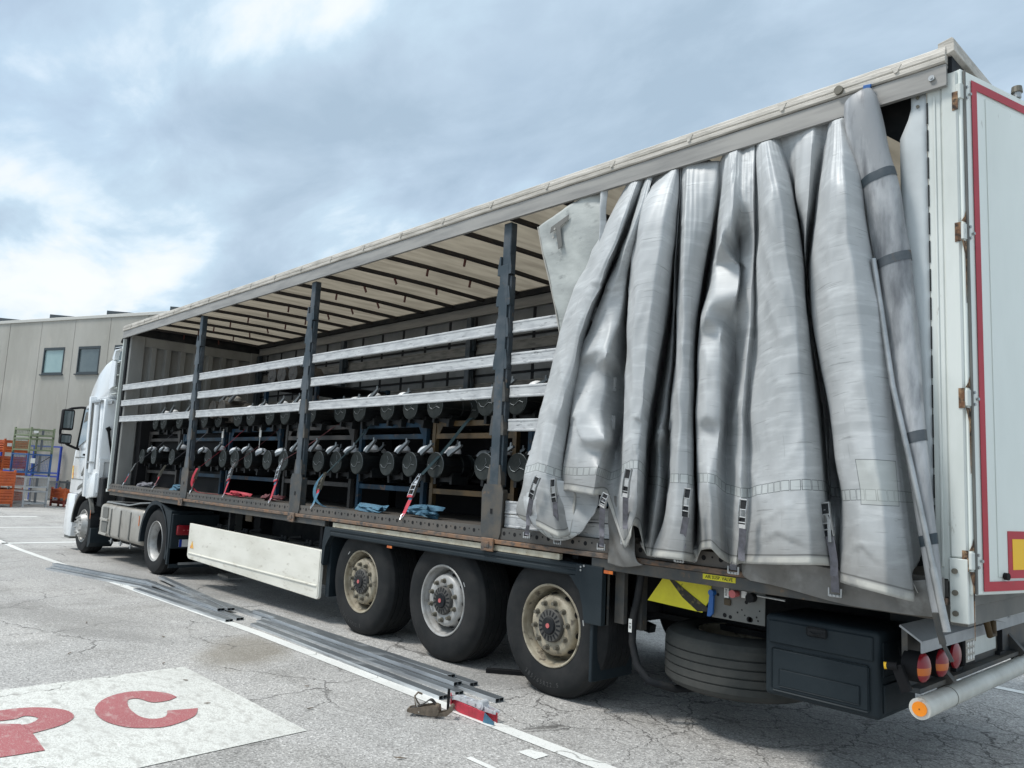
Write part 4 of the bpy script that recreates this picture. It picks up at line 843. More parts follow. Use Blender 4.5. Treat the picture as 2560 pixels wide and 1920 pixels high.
# yellow placard, valve panel, AIR SUSP. VALVE label
bm = B(); yz = [(-1.90, .985), (-1.535, .988), (-1.53, .90), (-1.60, .787), (-2.035, .805)]
prism(bm, yz, 'y', .15, .158); yp = part('yellow_placard', bm, m_yelplate)
bm = B(); prism(bm, [(-1.875, .985), (-1.85, .985), (-1.72, .91), (-1.55, .82), (-1.56, .80), (-1.63, .79), (-1.75, .865)], 'y', .1445, .1495); part('black_band', bm, M('sooty_black_band', (.02, .018, .012), .7, col2=(.10, .08, .03), scale=30, lo=.56, hi=.62), yp)
bm = B(); box(bm, -1.515, -1.145, .13, .136, .775, 1.0, .002); vp = part('valve_panel', bm, m_greybox)
bm = B()
for x, z, r_ in ((-1.42, .80, .014), (-1.38, .795, .012), (-1.25, .80, .018), (-1.24, .80, .016), (-1.33, .83, .006), (-1.30, .85, .005), (-1.28, .82, .005), (-1.2, .82, .006), (-1.19, .80, .006), (-1.18, .86, .005), (-1.27, .90, .012), (-1.47, .92, .01)): disc(bm, (x, .1285, z), r_, n=12)
part('panel_holes', bm, m_black, vp, recalc=False)
bm = B(); cyl(bm, (-1.50, .09, .93), (-1.50, .13, .93), .019, n=16); prism(bm, [(-1.515, .92), (-1.485, .92), (-1.49, .80), (-1.51, .78), (-1.53, .78)], 'y', .10, .115); part('blue_lever', bm, m_blueplastic, vp)
bm = B(); cyl(bm, (-1.335, .07, .945), (-1.335, .13, .945), .024, .02, n=18); part('red_knob', bm, m_red, vp, smooth=40)
bm = B(); cyl(bm, (-1.225, .085, .935), (-1.225, .13, .935), .028, n=18); part('black_knob', bm, m_grease, vp, smooth=40)
bm = B(); box(bm, -1.30, -1.265, .12, .129, .925, .965); box(bm, -1.42, -1.39, .12, .129, .91, .99); part('panel_label', bm, m_note, vp)
ptext('label_text', 'RESET', .022, m_text, vp, Matrix.Translation((-1.405, .1185, .95)) @ Matrix.Rotation(R(90), 4, 'X') @ Matrix.Rotation(R(90), 4, 'Z'))
bm = B(); box(bm, -1.42, -1.375, .115, .129, .865, .905, .004); part('brass_valve', bm, m_rackyel, vp)
bm = B(); cyl(bm, (-1.18, .10, .955), (-1.0, .10, .95), .007, n=8); part('valve_rod', bm, m_zinc, vp)
bm = B(); box(bm, -1.495, -1.265, -.0095, -.0065, 1.022, 1.054); al = part('valve_label', bm, m_yelplate)
ptext('label_text', 'AIR SUSP. VALVE', .0285, m_text, al, side_mat(-1.38, -.0105, 1.038), sx=.93)
for x, z in ((-4.92, .902), (-2.255, .975)):
    bm = B(); box(bm, x - .045, x + .045, -.012, .02, z - .016, z + .014, .004, mi=0); box(bm, x - .04, x - .0, -.0155, -.0125, z - .012, z + .010, mi=1); box(bm, x + .002, x + .04, -.0155, -.0125, z - .012, z + .010, mi=2)
    part('side_marker_lamp', bm, [m_grease, M('dull_amber', (.45, .10, .02), .4), m_amber])
bm = B(); box(bm, -10.35, -10.25, .03, .06, 1.02, 1.05); part('side_marker_lamp', bm, m_amber)
# blue tag tied to the rail
bm = B(); prism(bm, [(-.455, 3.918), (-.41, 3.912), (-.425, 3.85), (-.462, 3.852)], 'y', -.064, -.050, bev=.003); part('blue_clip', bm, m_blueplastic)

# ---- the gathered curtain ---------------------------------------
CUR=[
(1.66,[(-2.198,0.019,3.84),(-2.382,-0.019,3.519),(-2.678,-0.02,3.063),(-2.812,-0.02,2.726),(-2.96,-0.022,2.224),(-3.075,-0.058,1.703),(-3.093,-0.07,1.545),(-3.141,-0.08,1.318),(-3.033,-0.08,1.27)]),
(1.69,[(-2.144,-0.006,3.829),(-2.119,-0.186,3.44),(-2.331,-0.2,3.038),(-2.483,-0.2,2.715),(-2.671,-0.2,2.192),(-2.822,-0.2,1.7),(-2.842,-0.2,1.528),(-2.748,-0.2,1.238)]),
(1.67,[(-2.091,-0.006,3.821),(-2.077,-0.189,3.419),(-2.249,-0.2,3.025),(-2.412,-0.2,2.707),(-2.569,-0.2,2.187),(-2.702,-0.2,1.703),(-2.699,-0.2,1.534),(-2.571,-0.2,1.19)]),
(1.64,[(-2.065,0.011,3.819),(-2.128,-0.063,3.518),(-2.321,-0.08,3.063),(-2.487,-0.08,2.704),(-2.589,-0.08,2.255),(-2.667,-0.09,1.709),(-2.655,-0.095,1.56),(-2.552,-0.1,1.211)]),
(1.66,[(-2.057,0.035,3.825),(-2.2,0.07,3.549),(-2.548,0.234,3.166),(-2.7,0.24,2.816),(-2.803,0.24,2.418),(-2.755,0.092,1.716),(-2.624,-0.041,1.563),(-2.547,-0.06,1.502)]),
(1.67,[(-2.047,0.014,3.815),(-2.103,-0.059,3.47),(-2.31,-0.06,3.043),(-2.471,-0.06,2.705),(-2.558,-0.06,2.572),(-2.616,-0.064,2.206),(-2.655,-0.073,1.881),(-2.668,-0.079,1.666),(-2.666,-0.08,1.523)]),
(1.66,[(-2.008,-0.005,3.81),(-1.974,-0.19,3.407),(-2.146,-0.15,3.073),(-2.266,-0.12,2.811),(-2.268,-0.2,2.566),(-2.288,-0.22,2.492),(-2.399,-0.09,2.467),(-2.377,-0.13,2.291),(-2.408,-0.2,2.078),(-2.427,-0.201,1.923),(-2.435,-0.209,1.666),(-2.426,-0.21,1.519)]),
(1.67,[(-1.974,0.002,3.804),(-1.962,-0.139,3.418),(-2.111,-0.08,3.082),(-2.161,-0.1,2.749),(-2.162,-0.17,2.581),(-2.163,-0.24,2.433),(-2.279,-0.1,2.415),(-2.284,-0.08,2.282),(-2.275,-0.12,2.082),(-2.147,-0.23,1.869),(-2.25,-0.12,1.826),(-2.217,-0.212,1.671),(-2.242,-0.22,1.502)]),
(1.64,[(-1.967,0.035,3.801),(-2.125,0.047,3.603),(-2.229,0.142,3.35),(-2.326,0.22,3.049),(-2.33,0.22,2.605),(-2.355,0.22,2.17),(-2.391,0.211,1.879),(-2.294,0.036,1.68),(-2.226,-0.1,1.495)]),
(1.69,[(-1.824,0.009,3.809),(-2.028,-0.038,3.643),(-2.044,-0.085,3.472),(-2.075,-0.09,3.074),(-2.093,-0.09,2.69),(-2.099,-0.09,2.229),(-2.1,-0.093,1.978),(-2.086,-0.103,1.719),(-2.078,-0.115,1.434),(-2.038,-0.12,1.167)]),
(1.72,[(-1.779,-0.012,3.811),(-1.871,-0.167,3.536),(-1.857,-0.24,3.287),(-1.895,-0.24,2.991),(-1.907,-0.24,2.644),(-1.915,-0.24,2.203),(-1.922,-0.243,1.963),(-1.913,-0.25,1.714),(-1.909,-0.258,1.442),(-1.882,-0.26,1.249)]),
(1.72,[(-1.76,-0.012,3.811),(-1.706,-0.177,3.494),(-1.71,-0.24,3.158),(-1.759,-0.24,2.871),(-1.797,-0.24,2.583),(-1.824,-0.24,2.15),(-1.847,-0.24,1.962),(-1.85,-0.24,1.716),(-1.852,-0.24,1.445),(-1.883,-0.24,1.323)]),
(1.69,[(-1.756,0.008,3.816),(-1.701,-0.077,3.501),(-1.711,-0.1,3.152),(-1.77,-0.1,2.752),(-1.833,-0.1,2.313),(-1.869,-0.1,2.12),(-1.899,-0.1,1.761),(-1.914,-0.1,1.491),(-1.931,-0.1,1.3)]),
(1.63,[(-1.763,0.035,3.827),(-1.822,0.107,3.476),(-2.015,0.351,3.162),(-2.103,0.42,2.724),(-2.166,0.42,2.4),(-2.217,0.42,2.131),(-2.251,0.42,1.741),(-2.227,0.364,1.484),(-1.904,-0.05,1.131)]),
(1.62,[(-1.747,0.018,3.817),(-1.722,-0.03,3.365),(-1.737,-0.03,3.032),(-1.751,-0.03,2.613),(-1.778,-0.03,2.318),(-1.785,-0.06,2.072),(-1.753,-0.16,1.901),(-1.854,-0.02,1.863),(-1.807,-0.077,1.687),(-1.785,-0.114,1.451),(-1.813,-0.14,1.133)]),
(1.60,[(-1.755,0.035,3.825),(-1.789,0.077,3.355),(-1.847,0.14,3.067),(-1.859,0.16,2.655),(-1.872,0.16,2.348),(-1.889,0.16,2.096),(-1.9,0.16,1.645),(-1.885,0.121,1.448),(-1.829,-0.04,1.119)]),
(1.64,[(-1.728,0.011,3.815),(-1.667,-0.08,3.29),(-1.677,-0.08,2.892),(-1.679,-0.08,2.597),(-1.69,-0.08,2.306),(-1.712,-0.08,2.068),(-1.707,-0.09,1.642),(-1.748,-0.097,1.36),(-1.849,-0.1,1.128)]),
(1.64,[(-1.675,-0.006,3.805),(-1.552,-0.2,3.235),(-1.554,-0.2,2.849),(-1.552,-0.2,2.563),(-1.561,-0.2,2.283),(-1.572,-0.2,2.053),(-1.565,-0.21,1.641),(-1.576,-0.216,1.416),(-1.631,-0.22,1.14)]),
(1.64,[(-1.603,-0,3.793),(-1.507,-0.16,3.236),(-1.52,-0.16,2.852),(-1.525,-0.16,2.567),(-1.523,-0.16,2.285),(-1.528,-0.161,2.055),(-1.511,-0.179,1.644),(-1.497,-0.192,1.422),(-1.516,-0.2,1.139)]),
(1.63,[(-1.454,0.015,3.767),(-1.446,-0.026,3.506),(-1.493,-0.05,3.065),(-1.555,-0.05,2.608),(-1.561,-0.05,2.302),(-1.562,-0.051,2.067),(-1.534,-0.073,1.647),(-1.518,-0.089,1.421),(-1.52,-0.1,1.126)]),
(1.64,[(-1.445,0.035,3.771),(-1.477,0.069,3.491),(-1.699,0.31,3.185),(-1.834,0.42,2.803),(-1.855,0.42,2.38),(-1.862,0.42,2.12),(-1.845,0.42,1.657),(-1.754,0.3,1.409),(-1.53,-0.03,1.123)]),
(1.65,[(-1.374,0.011,3.862),(-1.37,-0.05,3.582),(-1.403,-0.08,3.042),(-1.503,-0.08,2.654),(-1.519,-0.08,2.295),(-1.513,-0.083,1.969),(-1.49,-0.091,1.657),(-1.481,-0.097,1.423),(-1.459,-0.1,1.203)]),
(1.65,[(-1.331,-0.006,3.848),(-1.266,-0.14,3.528),(-1.253,-0.22,3.218),(-1.246,-0.25,3.056),(-1.356,-0.08,3.071),(-1.369,-0.13,2.93),(-1.358,-0.23,2.666),(-1.359,-0.25,2.598),(-1.432,-0.12,2.573),(-1.366,-0.2,2.361),(-1.368,-0.2,2.181),(-1.361,-0.22,2),(-1.409,-0.12,1.955),(-1.344,-0.212,1.648),(-1.316,-0.218,1.433),(-1.301,-0.22,1.229)]),
(1.64,[(-1.296,-0.002,3.845),(-1.197,-0.2,3.398),(-1.209,-0.2,3.158),(-1.308,-0.06,3.114),(-1.221,-0.1,2.971),(-1.181,-0.2,2.757),(-1.312,-0.08,2.669),(-1.298,-0.15,2.563),(-1.293,-0.17,2.359),(-1.288,-0.17,2.047),(-1.314,-0.165,1.694),(-1.292,-0.162,1.435),(-1.278,-0.16,1.179)]),
(1.59,[(-1.276,0.035,3.856),(-1.196,-0.12,3.516),(-1.187,-0.14,3.319),(-1.302,0.05,3.184),(-1.264,0,2.963),(-1.25,-0.05,2.755),(-1.333,0.06,2.536),(-1.353,0.1,2.307),(-1.389,0.095,2.075),(-1.365,0.032,1.702),(-1.325,-0.027,1.434),(-1.28,-0.06,1.142)]),
(1.57,[(-1.18,0.004,3.841),(-1.106,-0.127,3.397),(-1.103,-0.13,2.935),(-1.115,-0.13,2.666),(-1.161,-0.13,2.091),(-1.165,-0.133,1.786),(-1.16,-0.136,1.571),(-1.166,-0.139,1.358),(-1.186,-0.14,1.146)]),
(1.57,[(-1.171,0.015,3.848),(-1.13,-0.049,3.426),(-1.13,-0.05,2.958),(-1.127,-0.05,2.682),(-1.173,-0.051,2.055),(-1.16,-0.059,1.79),(-1.147,-0.068,1.582),(-1.145,-0.077,1.359),(-1.183,-0.08,1.153)]),
(1.59,[(-1.147,0.001,3.84),(-1.082,-0.117,3.488),(-1.051,-0.15,3.194),(-1.044,-0.15,2.921),(-1.027,-0.15,2.651),(-1.054,-0.15,2.042),(-1.033,-0.15,1.786),(-1.04,-0.15,1.584),(-1.038,-0.15,1.368),(-1.045,-0.15,1.166)]),
(1.62,[(-1.107,-0.017,3.832),(-0.957,-0.229,3.421),(-0.909,-0.28,3.129),(-0.888,-0.28,2.865),(-0.851,-0.28,2.604),(-0.838,-0.281,2.023),(-0.816,-0.286,1.78),(-0.804,-0.292,1.59),(-0.783,-0.298,1.388),(-0.789,-0.3,1.195)]),
(1.63,[(-1.079,-0.014,3.834),(-0.898,-0.218,3.409),(-0.829,-0.26,3.117),(-0.801,-0.26,2.855),(-0.757,-0.26,2.596),(-0.72,-0.262,2.021),(-0.698,-0.272,1.782),(-0.683,-0.284,1.596),(-0.662,-0.295,1.398),(-0.651,-0.3,1.21)]),
(1.63,[(-1.046,0.008,3.846),(-0.91,-0.073,3.493),(-0.84,-0.1,3.233),(-0.796,-0.1,2.899),(-0.767,-0.1,2.584),(-0.72,-0.1,2.119),(-0.688,-0.105,1.832),(-0.664,-0.112,1.601),(-0.642,-0.118,1.398),(-0.615,-0.12,1.2)]),
(1.62,[(-1.017,0.035,3.861),(-0.955,0.06,3.547),(-0.955,0.165,3.333),(-0.998,0.319,3.028),(-0.974,0.34,2.688),(-0.898,0.34,2.174),(-0.866,0.34,1.86),(-0.853,0.34,1.605),(-0.749,0.171,1.388),(-0.637,-0.05,1.164)]),
(1.61,[(-0.861,0.011,3.832),(-0.851,-0.079,3.395),(-0.844,-0.02,3.184),(-0.934,0.2,2.99),(-0.969,0.34,2.688),(-0.903,0.38,2.178),(-0.867,0.36,1.861),(-0.842,0.34,1.605),(-0.642,-0.055,1.398),(-0.635,-0.05,1.149)]),
(1.60,[(-0.781,-0,3.831),(-0.741,-0.121,3.488),(-0.739,-0.16,3.212),(-0.781,-0.1,2.974),(-0.88,0.12,2.927),(-0.974,0.36,2.692),(-0.903,0.42,2.183),(-0.881,0.42,1.865),(-0.845,0.38,1.606),(-0.625,-0.069,1.399),(-0.629,-0.05,1.141)]),
(1.60,[(-0.708,0.035,3.844),(-0.758,0.056,3.549),(-0.799,0.06,3.287),(-0.917,0.22,3.02),(-0.947,0.34,2.685),(-0.858,0.38,2.086),(-0.824,0.38,1.818),(-0.787,0.34,1.608),(-0.653,0.05,1.396),(-0.612,-0.04,1.135)]),
(1.58,[(-0.682,0.008,3.83),(-0.702,-0.1,3.308),(-0.733,-0.1,3.052),(-0.75,-0.1,2.882),(-0.733,-0.1,2.58),(-0.636,-0.1,2.034),(-0.606,-0.105,1.793),(-0.576,-0.11,1.605),(-0.567,-0.116,1.404),(-0.57,-0.12,1.121)]),
(1.59,[(-0.641,-0.014,3.836),(-0.556,-0.259,3.309),(-0.573,-0.26,2.98),(-0.549,-0.26,2.812),(-0.526,-0.26,2.527),(-0.458,-0.26,2.013),(-0.435,-0.265,1.786),(-0.411,-0.27,1.607),(-0.403,-0.275,1.417),(-0.403,-0.28,1.122)]),
(1.59,[(-0.614,-0.017,3.839),(-0.467,-0.28,3.28),(-0.452,-0.28,2.951),(-0.422,-0.28,2.786),(-0.401,-0.28,2.508),(-0.352,-0.28,2.008),(-0.324,-0.284,1.786),(-0.295,-0.289,1.612),(-0.273,-0.295,1.427),(-0.261,-0.3,1.107)]),
(1.59,[(-0.598,0.005,3.851),(-0.49,-0.064,3.55),(-0.429,-0.12,3.152),(-0.385,-0.12,2.816),(-0.33,-0.12,2.528),(-0.299,-0.12,2.022),(-0.275,-0.123,1.795),(-0.26,-0.128,1.617),(-0.24,-0.134,1.429),(-0.195,-0.14,1.074)]),
(1.59,[(-0.593,0.022,3.86),(-0.508,0.009,3.58),(-0.462,0,3.194),(-0.413,0,2.848),(-0.366,0,2.554),(-0.33,-0,2.034),(-0.305,-0.004,1.802),(-0.287,-0.009,1.619),(-0.266,-0.015,1.426),(-0.234,-0.02,1.1)]),
(1.59,[(-0.59,0.035,3.864),(-0.513,0.05,3.595),(-0.548,0.283,3.292),(-0.564,0.489,2.984),(-0.513,0.5,2.662),(-0.47,0.5,2.086),(-0.441,0.5,1.829),(-0.412,0.5,1.628),(-0.359,0.41,1.417),(-0.206,0,1.11)]),
]

def curtain_mat():
    m = bpy.data.materials.new('silver_pvc_curtain'); m.use_nodes = True; t = m.node_tree; k = t.links; b = t.nodes['Principled BSDF']
    uv = t.nodes.new('ShaderNodeUVMap'); uv.uv_map = 'row'; uv2 = t.nodes.new('ShaderNodeUVMap'); uv2.uv_map = 'hem'
    s1 = t.nodes.new('ShaderNodeSeparateXYZ'); k.new(uv.outputs[0], s1.inputs[0]); s2 = t.nodes.new('ShaderNodeSeparateXYZ'); k.new(uv2.outputs[0], s2.inputs[0])
    U, V, Hm = s1.outputs[0], s1.outputs[1], s2.outputs[1]
    def mth(op, a, b_=0.0, c=0.0):
        n = t.nodes.new('ShaderNodeMath'); n.operation = op
        for i, x in enumerate((a, b_, c)):
            if isinstance(x, (int, float)): n.inputs[i].default_value = x
            else: k.new(x, n.inputs[i])
        return n.outputs[0]
    def mr(src, a, b_, c=0, d=1):
        n = t.nodes.new('ShaderNodeMapRange'); n.inputs[1].default_value = a; n.inputs[2].default_value = b_; n.inputs[3].default_value = c; n.inputs[4].default_value = d; k.new(src, n.inputs[0]); return n.outputs[0]
    def mix(f, a, b_, typ='MIX'):
        n = t.nodes.new('ShaderNodeMixRGB'); n.blend_type = typ
        for i, x in ((0, f), (1, a), (2, b_)):
            if isinstance(x, tuple): n.inputs[i].default_value = x
            elif isinstance(x, (int, float)): n.inputs[i].default_value = x
            else: k.new(x, n.inputs[i])
        return n.outputs[0]
    def nz(s, d, st=(1, 1, 1), src=None):
        mp = t.nodes.new('ShaderNodeMapping'); mp.inputs['Scale'].default_value = st; k.new(src or uv.outputs[0], mp.inputs[0])
        n = t.nodes.new('ShaderNodeTexNoise'); n.inputs['Scale'].default_value = s; n.inputs['Detail'].default_value = d; n.inputs['Roughness'].default_value = .6; k.new(mp.outputs[0], n.inputs['Vector']); return n.outputs[0]
    c = mix(mr(nz(1.6, 5, (1, .6, 1)), .35, .7), (.47, .485, .49, 1), (.35, .365, .37, 1))
    c = mix(mr(nz(5, 8, (.6, 3.5, 1)), .50, .75, 0, .5), c, (.68, .70, .70, 1))         # horizontal rub marks
    c = mix(mr(nz(16, 6, (.35, 3, 1)), .62, .72, 0, .5), c, (.24, .25, .25, 1))
    c = mix(mr(nz(26, 3, (.10, 2.4, 1)), .655, .675, 0, .55), c, (.20, .21, .21, 1)); c = mix(mr(nz(22, 3, (2.2, .12, 1)), .68, .70, 0, .4), c, (.25, .26, .26, 1))   # thin scuffs
    # welded bands every half metre
    bandv = mth('FRACT', mth('DIVIDE', mth('ADD', V, .30), .62)); bandm = mth('MULTIPLY', mr(bandv, .0, .012), mr(bandv, .085, .10, 1, 0))
    c = mix(mth('MULTIPLY', mth('MULTIPLY', bandm, mr(nz(1.3, 3), .4, .6)), .5), c, (.33, .345, .35, 1))
    # printed row of outlined squares
    fu = mth('ABSOLUTE', mth('SUBTRACT', mth('FRACT', mth('DIVIDE', U, .066)), .5)); fv = mth('ABSOLUTE', mth('DIVIDE', V, .058))   # 0..0.5 each
    du = mth('SUBTRACT', .46, fu); dv = mth('SUBTRACT', .50, fv)
    ins = mth('MINIMUM', mth('MULTIPLY', du, .066), mth('MULTIPLY', dv, .058))
    outl = mth('MULTIPLY', mr(ins, -.0006, .0003), mr(ins, .0028, .0040, 1, 0)); fill = mr(ins, .0, .002)
    c = mix(mth('MULTIPLY', fill, .35), c, (.50, .54, .52, 1)); c = mix(mth('MULTIPLY', outl, .9), c, (.09, .10, .10, 1))
    # sewn-on repair patch on the last fold
    pu = mth('ABSOLUTE', mth('DIVIDE', mth('SUBTRACT', U, PATCH_U), .135)); pv = mth('ABSOLUTE', mth('DIVIDE', mth('SUBTRACT', V, .065), .115)); pm = mth('MAXIMUM', pu, pv)
    c = mix(mr(pm, .985, 1.0, .55, 0), c, (.43, .45, .42, 1)); c = mix(mth('MULTIPLY', mr(pm, .97, .985), mr(pm, 1.0, 1.015, 1, 0)), c, (.13, .14, .14, 1))
    # dirt rising from the hem
    c = mix(mr(mth('ADD', Hm, mth('MULTIPLY', nz(3, 6), -.5)), -.26, .12, .62, 0), c, (.145, .135, .12, 1))
    c = mix(mth('MULTIPLY', mr(Hm, .035, .048, 1, 0), mr(nz(6, 4), .35, .6, .1, .75)), c, (.56, .55, .50, 1))
    c = mix(mth('MULTIPLY', mr(Hm, .046, .050), mr(Hm, .054, .058, .8, 0)), c, (.10, .10, .095, 1))
    k.new(c, b.inputs['Base Color']); b.inputs['Metallic'].default_value = .06; b.inputs['Specular IOR Level'].default_value = .32
    k.new(mr(nz(4, 5), .3, .7, .44, .58), b.inputs['Roughness'])
    bp = t.nodes.new('ShaderNodeBump'); bp.inputs['Strength'].default_value = .35; bp.inputs['Distance'].default_value = .010
    h = mth('ADD', mth('MULTIPLY', nz(3.2, 4, (1, 1.2, 1)), 1.0), mth('ADD', mth('MULTIPLY', nz(14, 3, (.5, 2.5, 1)), .18), mth('ADD', mth('MULTIPLY', outl, -.10), mth('MULTIPLY', bandm, .04))))
    k.new(h, bp.inputs['Height']); k.new(bp.outputs[0], b.inputs['Normal'])
    return m
NC = len(CUR); NR = 150; SUBC = 9
def colpt(ci, t_):
    pts = [Vector(p) for p in CUR[ci][1]]
    return crom(pts, t_ * (len(pts) - 1))
# resample every column at even height
cols = []
for ci in range(NC):
    dense = [colpt(ci, i / 240) for i in range(241)]
    for i in range(1, 241): dense[i].z = min(dense[i].z, dense[i - 1].z - 1e-4)
    z0, z1 = dense[0].z, dense[-1].z; res = []; j = 0
    for i in range(NR + 1):
        zt = z0 + (z1 - z0) * i / NR
        while j < 239 and dense[j + 1].z > zt: j += 1
        a, b_ = dense[j], dense[min(j + 1, 240)]; f = 0 if a.z - b_.z < 1e-6 else (a.z - zt) / (a.z - b_.z)
        res.append(a.lerp(b_, max(0, min(1, f))))
    # smooth the trace a little
    for _ in range(3): res = [res[0]] + [(res[i - 1] + res[i] * 2 + res[i + 1]) / 4 for i in range(1, NR)] + [res[-1]]
    cols.append(res)
LIPS = [  # crumple lines (x, z) list, amplitude, width above/below
 ([(-2.60, 2.02), (-2.50, 2.06), (-2.40, 1.92), (-2.24, 1.80)], .030, .06),
 ([(-1.86, 2.02), (-1.80, 1.93), (-1.72, 2.02)], .040, .06), ([(-1.86, 1.80), (-1.74, 1.90)], .020, .05),
 ([(-1.30, 3.05), (-1.18, 2.96)], .035, .05), 
 ([(-1.30, 1.98), (-1.20, 2.10)], .020, .05),
 ([(-1.04, 1.28), (-.85, 1.36), (-.66, 1.30)], .022, .05), ([(-.95, 1.42), (-.80, 1.50)], .015, .06), ([(-.52, 1.25), (-.40, 1.33), (-.30, 1.26)], .018, .05),
 ([(-2.36, 3.02), (-2.20, 2.96)], .020, .05), ([(-1.70, 3.35), (-1.60, 3.30)], .012, .04), ([(-2.75, 2.78), (-2.60, 2.86)], .02, .05)]
def lip(x, z):
    d = 0
    for pts, amp, wd in LIPS:
        best = None; seg = -1
        for (xa, za), (xb, zb) in zip(pts, pts[1:]):
            l2 = (xb - xa) ** 2 + (zb - za) ** 2; tt = max(0, min(1, ((x - xa) * (xb - xa) + (z - za) * (zb - za)) / l2)); px, pz = xa + tt * (xb - xa), za + tt * (zb - za)
            dd = math.hypot(x - px, z - pz)
            seg += 1
            if best is None or dd < best[0]:
                g_ = (seg + tt) / (len(pts) - 1); best = (dd, z - pz, math.sin(math.pi * (.12 + .76 * g_)) ** .8)
        if best[0] < wd * 2.5:
            s_ = 1 if best[1] >= 0 else -1; q = best[0] / wd
            d += amp * .5 * best[2] * (1 if 0 else 1) * max(0, 1 - q * .3) * (-1.0 if s_ > 0 else .6) * math.exp(-q * q * (1.0 if s_ > 0 else 2.2))
    return d
bm = B(); uvr = bm.loops.layers.uv.new('row'); uvh = bm.loops.layers.uv.new('hem'); NCC = (NC - 1) * SUBC
grid = []; irow = int(NR * .80); U = [0.0]; Vrow = []; 
for c_i in range(NCC + 1):
    tt = c_i / SUBC; i0 = min(int(tt), NC - 2); f = tt - i0
    Vrow.append(CUR[i0][0] * (1 - f) + CUR[i0 + 1][0] * f)
for r_i in range(NR + 1):
    row_ctrl = [cols[ci][r_i] for ci in range(NC)]; row = []
    for c_i in range(NCC + 1):
        p = crom(row_ctrl, c_i / SUBC); _k = min(int(c_i / SUBC), NC - 2); p = p.lerp(row_ctrl[_k].lerp(row_ctrl[_k + 1], c_i / SUBC - _k), .55); fr_ = r_i / NR
        en = min(1, fr_ * 6) * min(1, (1 - fr_) * 10 + .3)
        q = Vector((p.x * 1.6, c_i * .03, p.z * 1.1)); wr = noise.noise(q * 1.6) * .008 + (abs(noise.noise(Vector((q.x * 2.6 + q.z * 1.5, q.y * 2, q.z * 1.6)) + Vector((7, 0, 3)))) - .2) * .030 + (abs(noise.noise(Vector((q.x * 5 - q.z * 3.5, q.y * 3, q.z * 3)))) - .2) * .012 + .014 * math.sin(c_i * 1.35 + 2 * math.sin(c_i * .31)) * math.exp(-fr_ * 9)
        p.y += (lip(p.x, p.z) * (1 if p.y < .02 else .3) + wr) * en
        p.x += noise.noise(q * 3.1 + Vector((0, 9, 0))) * .007 * en
        if p.z < 1.26: p.y = min(p.y, -.045 - .01 * math.sin(c_i) + max(0, p.z - 1.2) * 4)
        if p.z > 3.5: p.y = max(p.y, -.018 - max(0, 3.785 - p.z) * 1.6)
        row.append(bm.verts.new(p))
    grid.append(row)
for c_i in range(1, NCC + 1): U.append(U[-1] + (grid[irow][c_i].co - grid[irow][c_i - 1].co).length)
hemz = [grid[NR][c].co.z for c in range(NCC + 1)]
for r_i in range(NR):
    for c_i in range(NCC):
        idx = ((r_i, c_i), (r_i + 1, c_i), (r_i + 1, c_i + 1), (r_i, c_i + 1)); f = bm.faces.new([grid[a][b_] for a, b_ in idx])
        for lp_, (a, b_) in zip(f.loops, idx):
            z = grid[a][b_].co.z; lp_[uvr].uv = (U[b_], z - Vrow[b_]); lp_[uvh].uv = (U[b_], z - hemz[b_])
pc = [i for i in range(NC)]
PATCH_U = U[int((NC - 4) * SUBC)] + .02
_m = curtain_mat()
cur = part('side_curtain', bm, _m, smooth=75, recalc=False); sm_ = cur.modifiers.new('thickness', 'SOLIDIFY'); sm_.thickness = .004
def sheet(rows, name, mat, parent, thick=.004, sub=8, wr=.006):
    """patch through rows of points (each row same length)"""
    n = len(rows); m_ = len(rows[0]); bm = B(); l1 = bm.loops.layers.uv.new('row'); l2 = bm.loops.layers.uv.new('hem'); g = []
    for i in range((n - 1) * sub + 1):
        rr = []
        ctrl = [crom([Vector(rows[a][b_]) for a in range(n)], i / sub) for b_ in range(m_)]
        for j in range((m_ - 1) * sub + 1):
            p = crom(ctrl, j / sub); p.y += wr * noise.noise(Vector((p.x * 6, 1, p.z * 6))) + (abs(noise.noise(Vector((p.x * 9 + p.z * 7, 4, p.z * 3)))) - .2) * wr * 1.5; rr.append(bm.verts.new(p))
        g.append(rr)
    for i in range(len(g) - 1):
        for j in range(len(g[0]) - 1):
            idx = ((i, j), (i + 1, j), (i + 1, j + 1), (i, j + 1)); f = bm.faces.new([g[a][b_] for a, b_ in idx])
            for lp_, (a, b_) in zip(f.loops, idx): lp_[l1].uv = (g[a][b_].co.x, g[a][b_].co.z - 1.2); lp_[l2].uv = (0, .5)
    o = part(name, bm, mat, parent, smooth=70, recalc=False); o.modifiers.new('t', 'SOLIDIFY').thickness = thick; return o
m_flap = M('grimy_pvc_back', (.42, .44, .42), .5, col2=(.30, .315, .305), scale=2.5, stretch=(1, 1, 2), col3=(.15, .16, .155), scale3=7, lo3=.58, hi3=.76, bump=.35, bscale=12)
fl = sheet([[(-3.106, -.02, 3.643), (-2.912, -.03, 3.70), (-2.66, -.02, 3.775), (-2.44, .015, 3.80)],
       [(-3.02, -.035, 3.40), (-2.85, -.02, 3.43), (-2.62, -.03, 3.50), (-2.42, -.01, 3.55)],
       [(-2.93, -.03, 3.148), (-2.80, -.01, 3.17), (-2.66, -.02, 3.20), (-2.48, -.0, 3.25)],
       [(-2.87, -.02, 2.94), (-2.80, -.01, 2.95), (-2.72, -.0, 2.95), (-2.62, .0, 2.95)],
       [(-2.815, -.01, 2.72), (-2.79, .0, 2.70), (-2.76, .01, 2.70), (-2.70, .01, 2.70)]], 'curtain_flap', m_flap, cur, wr=.009)
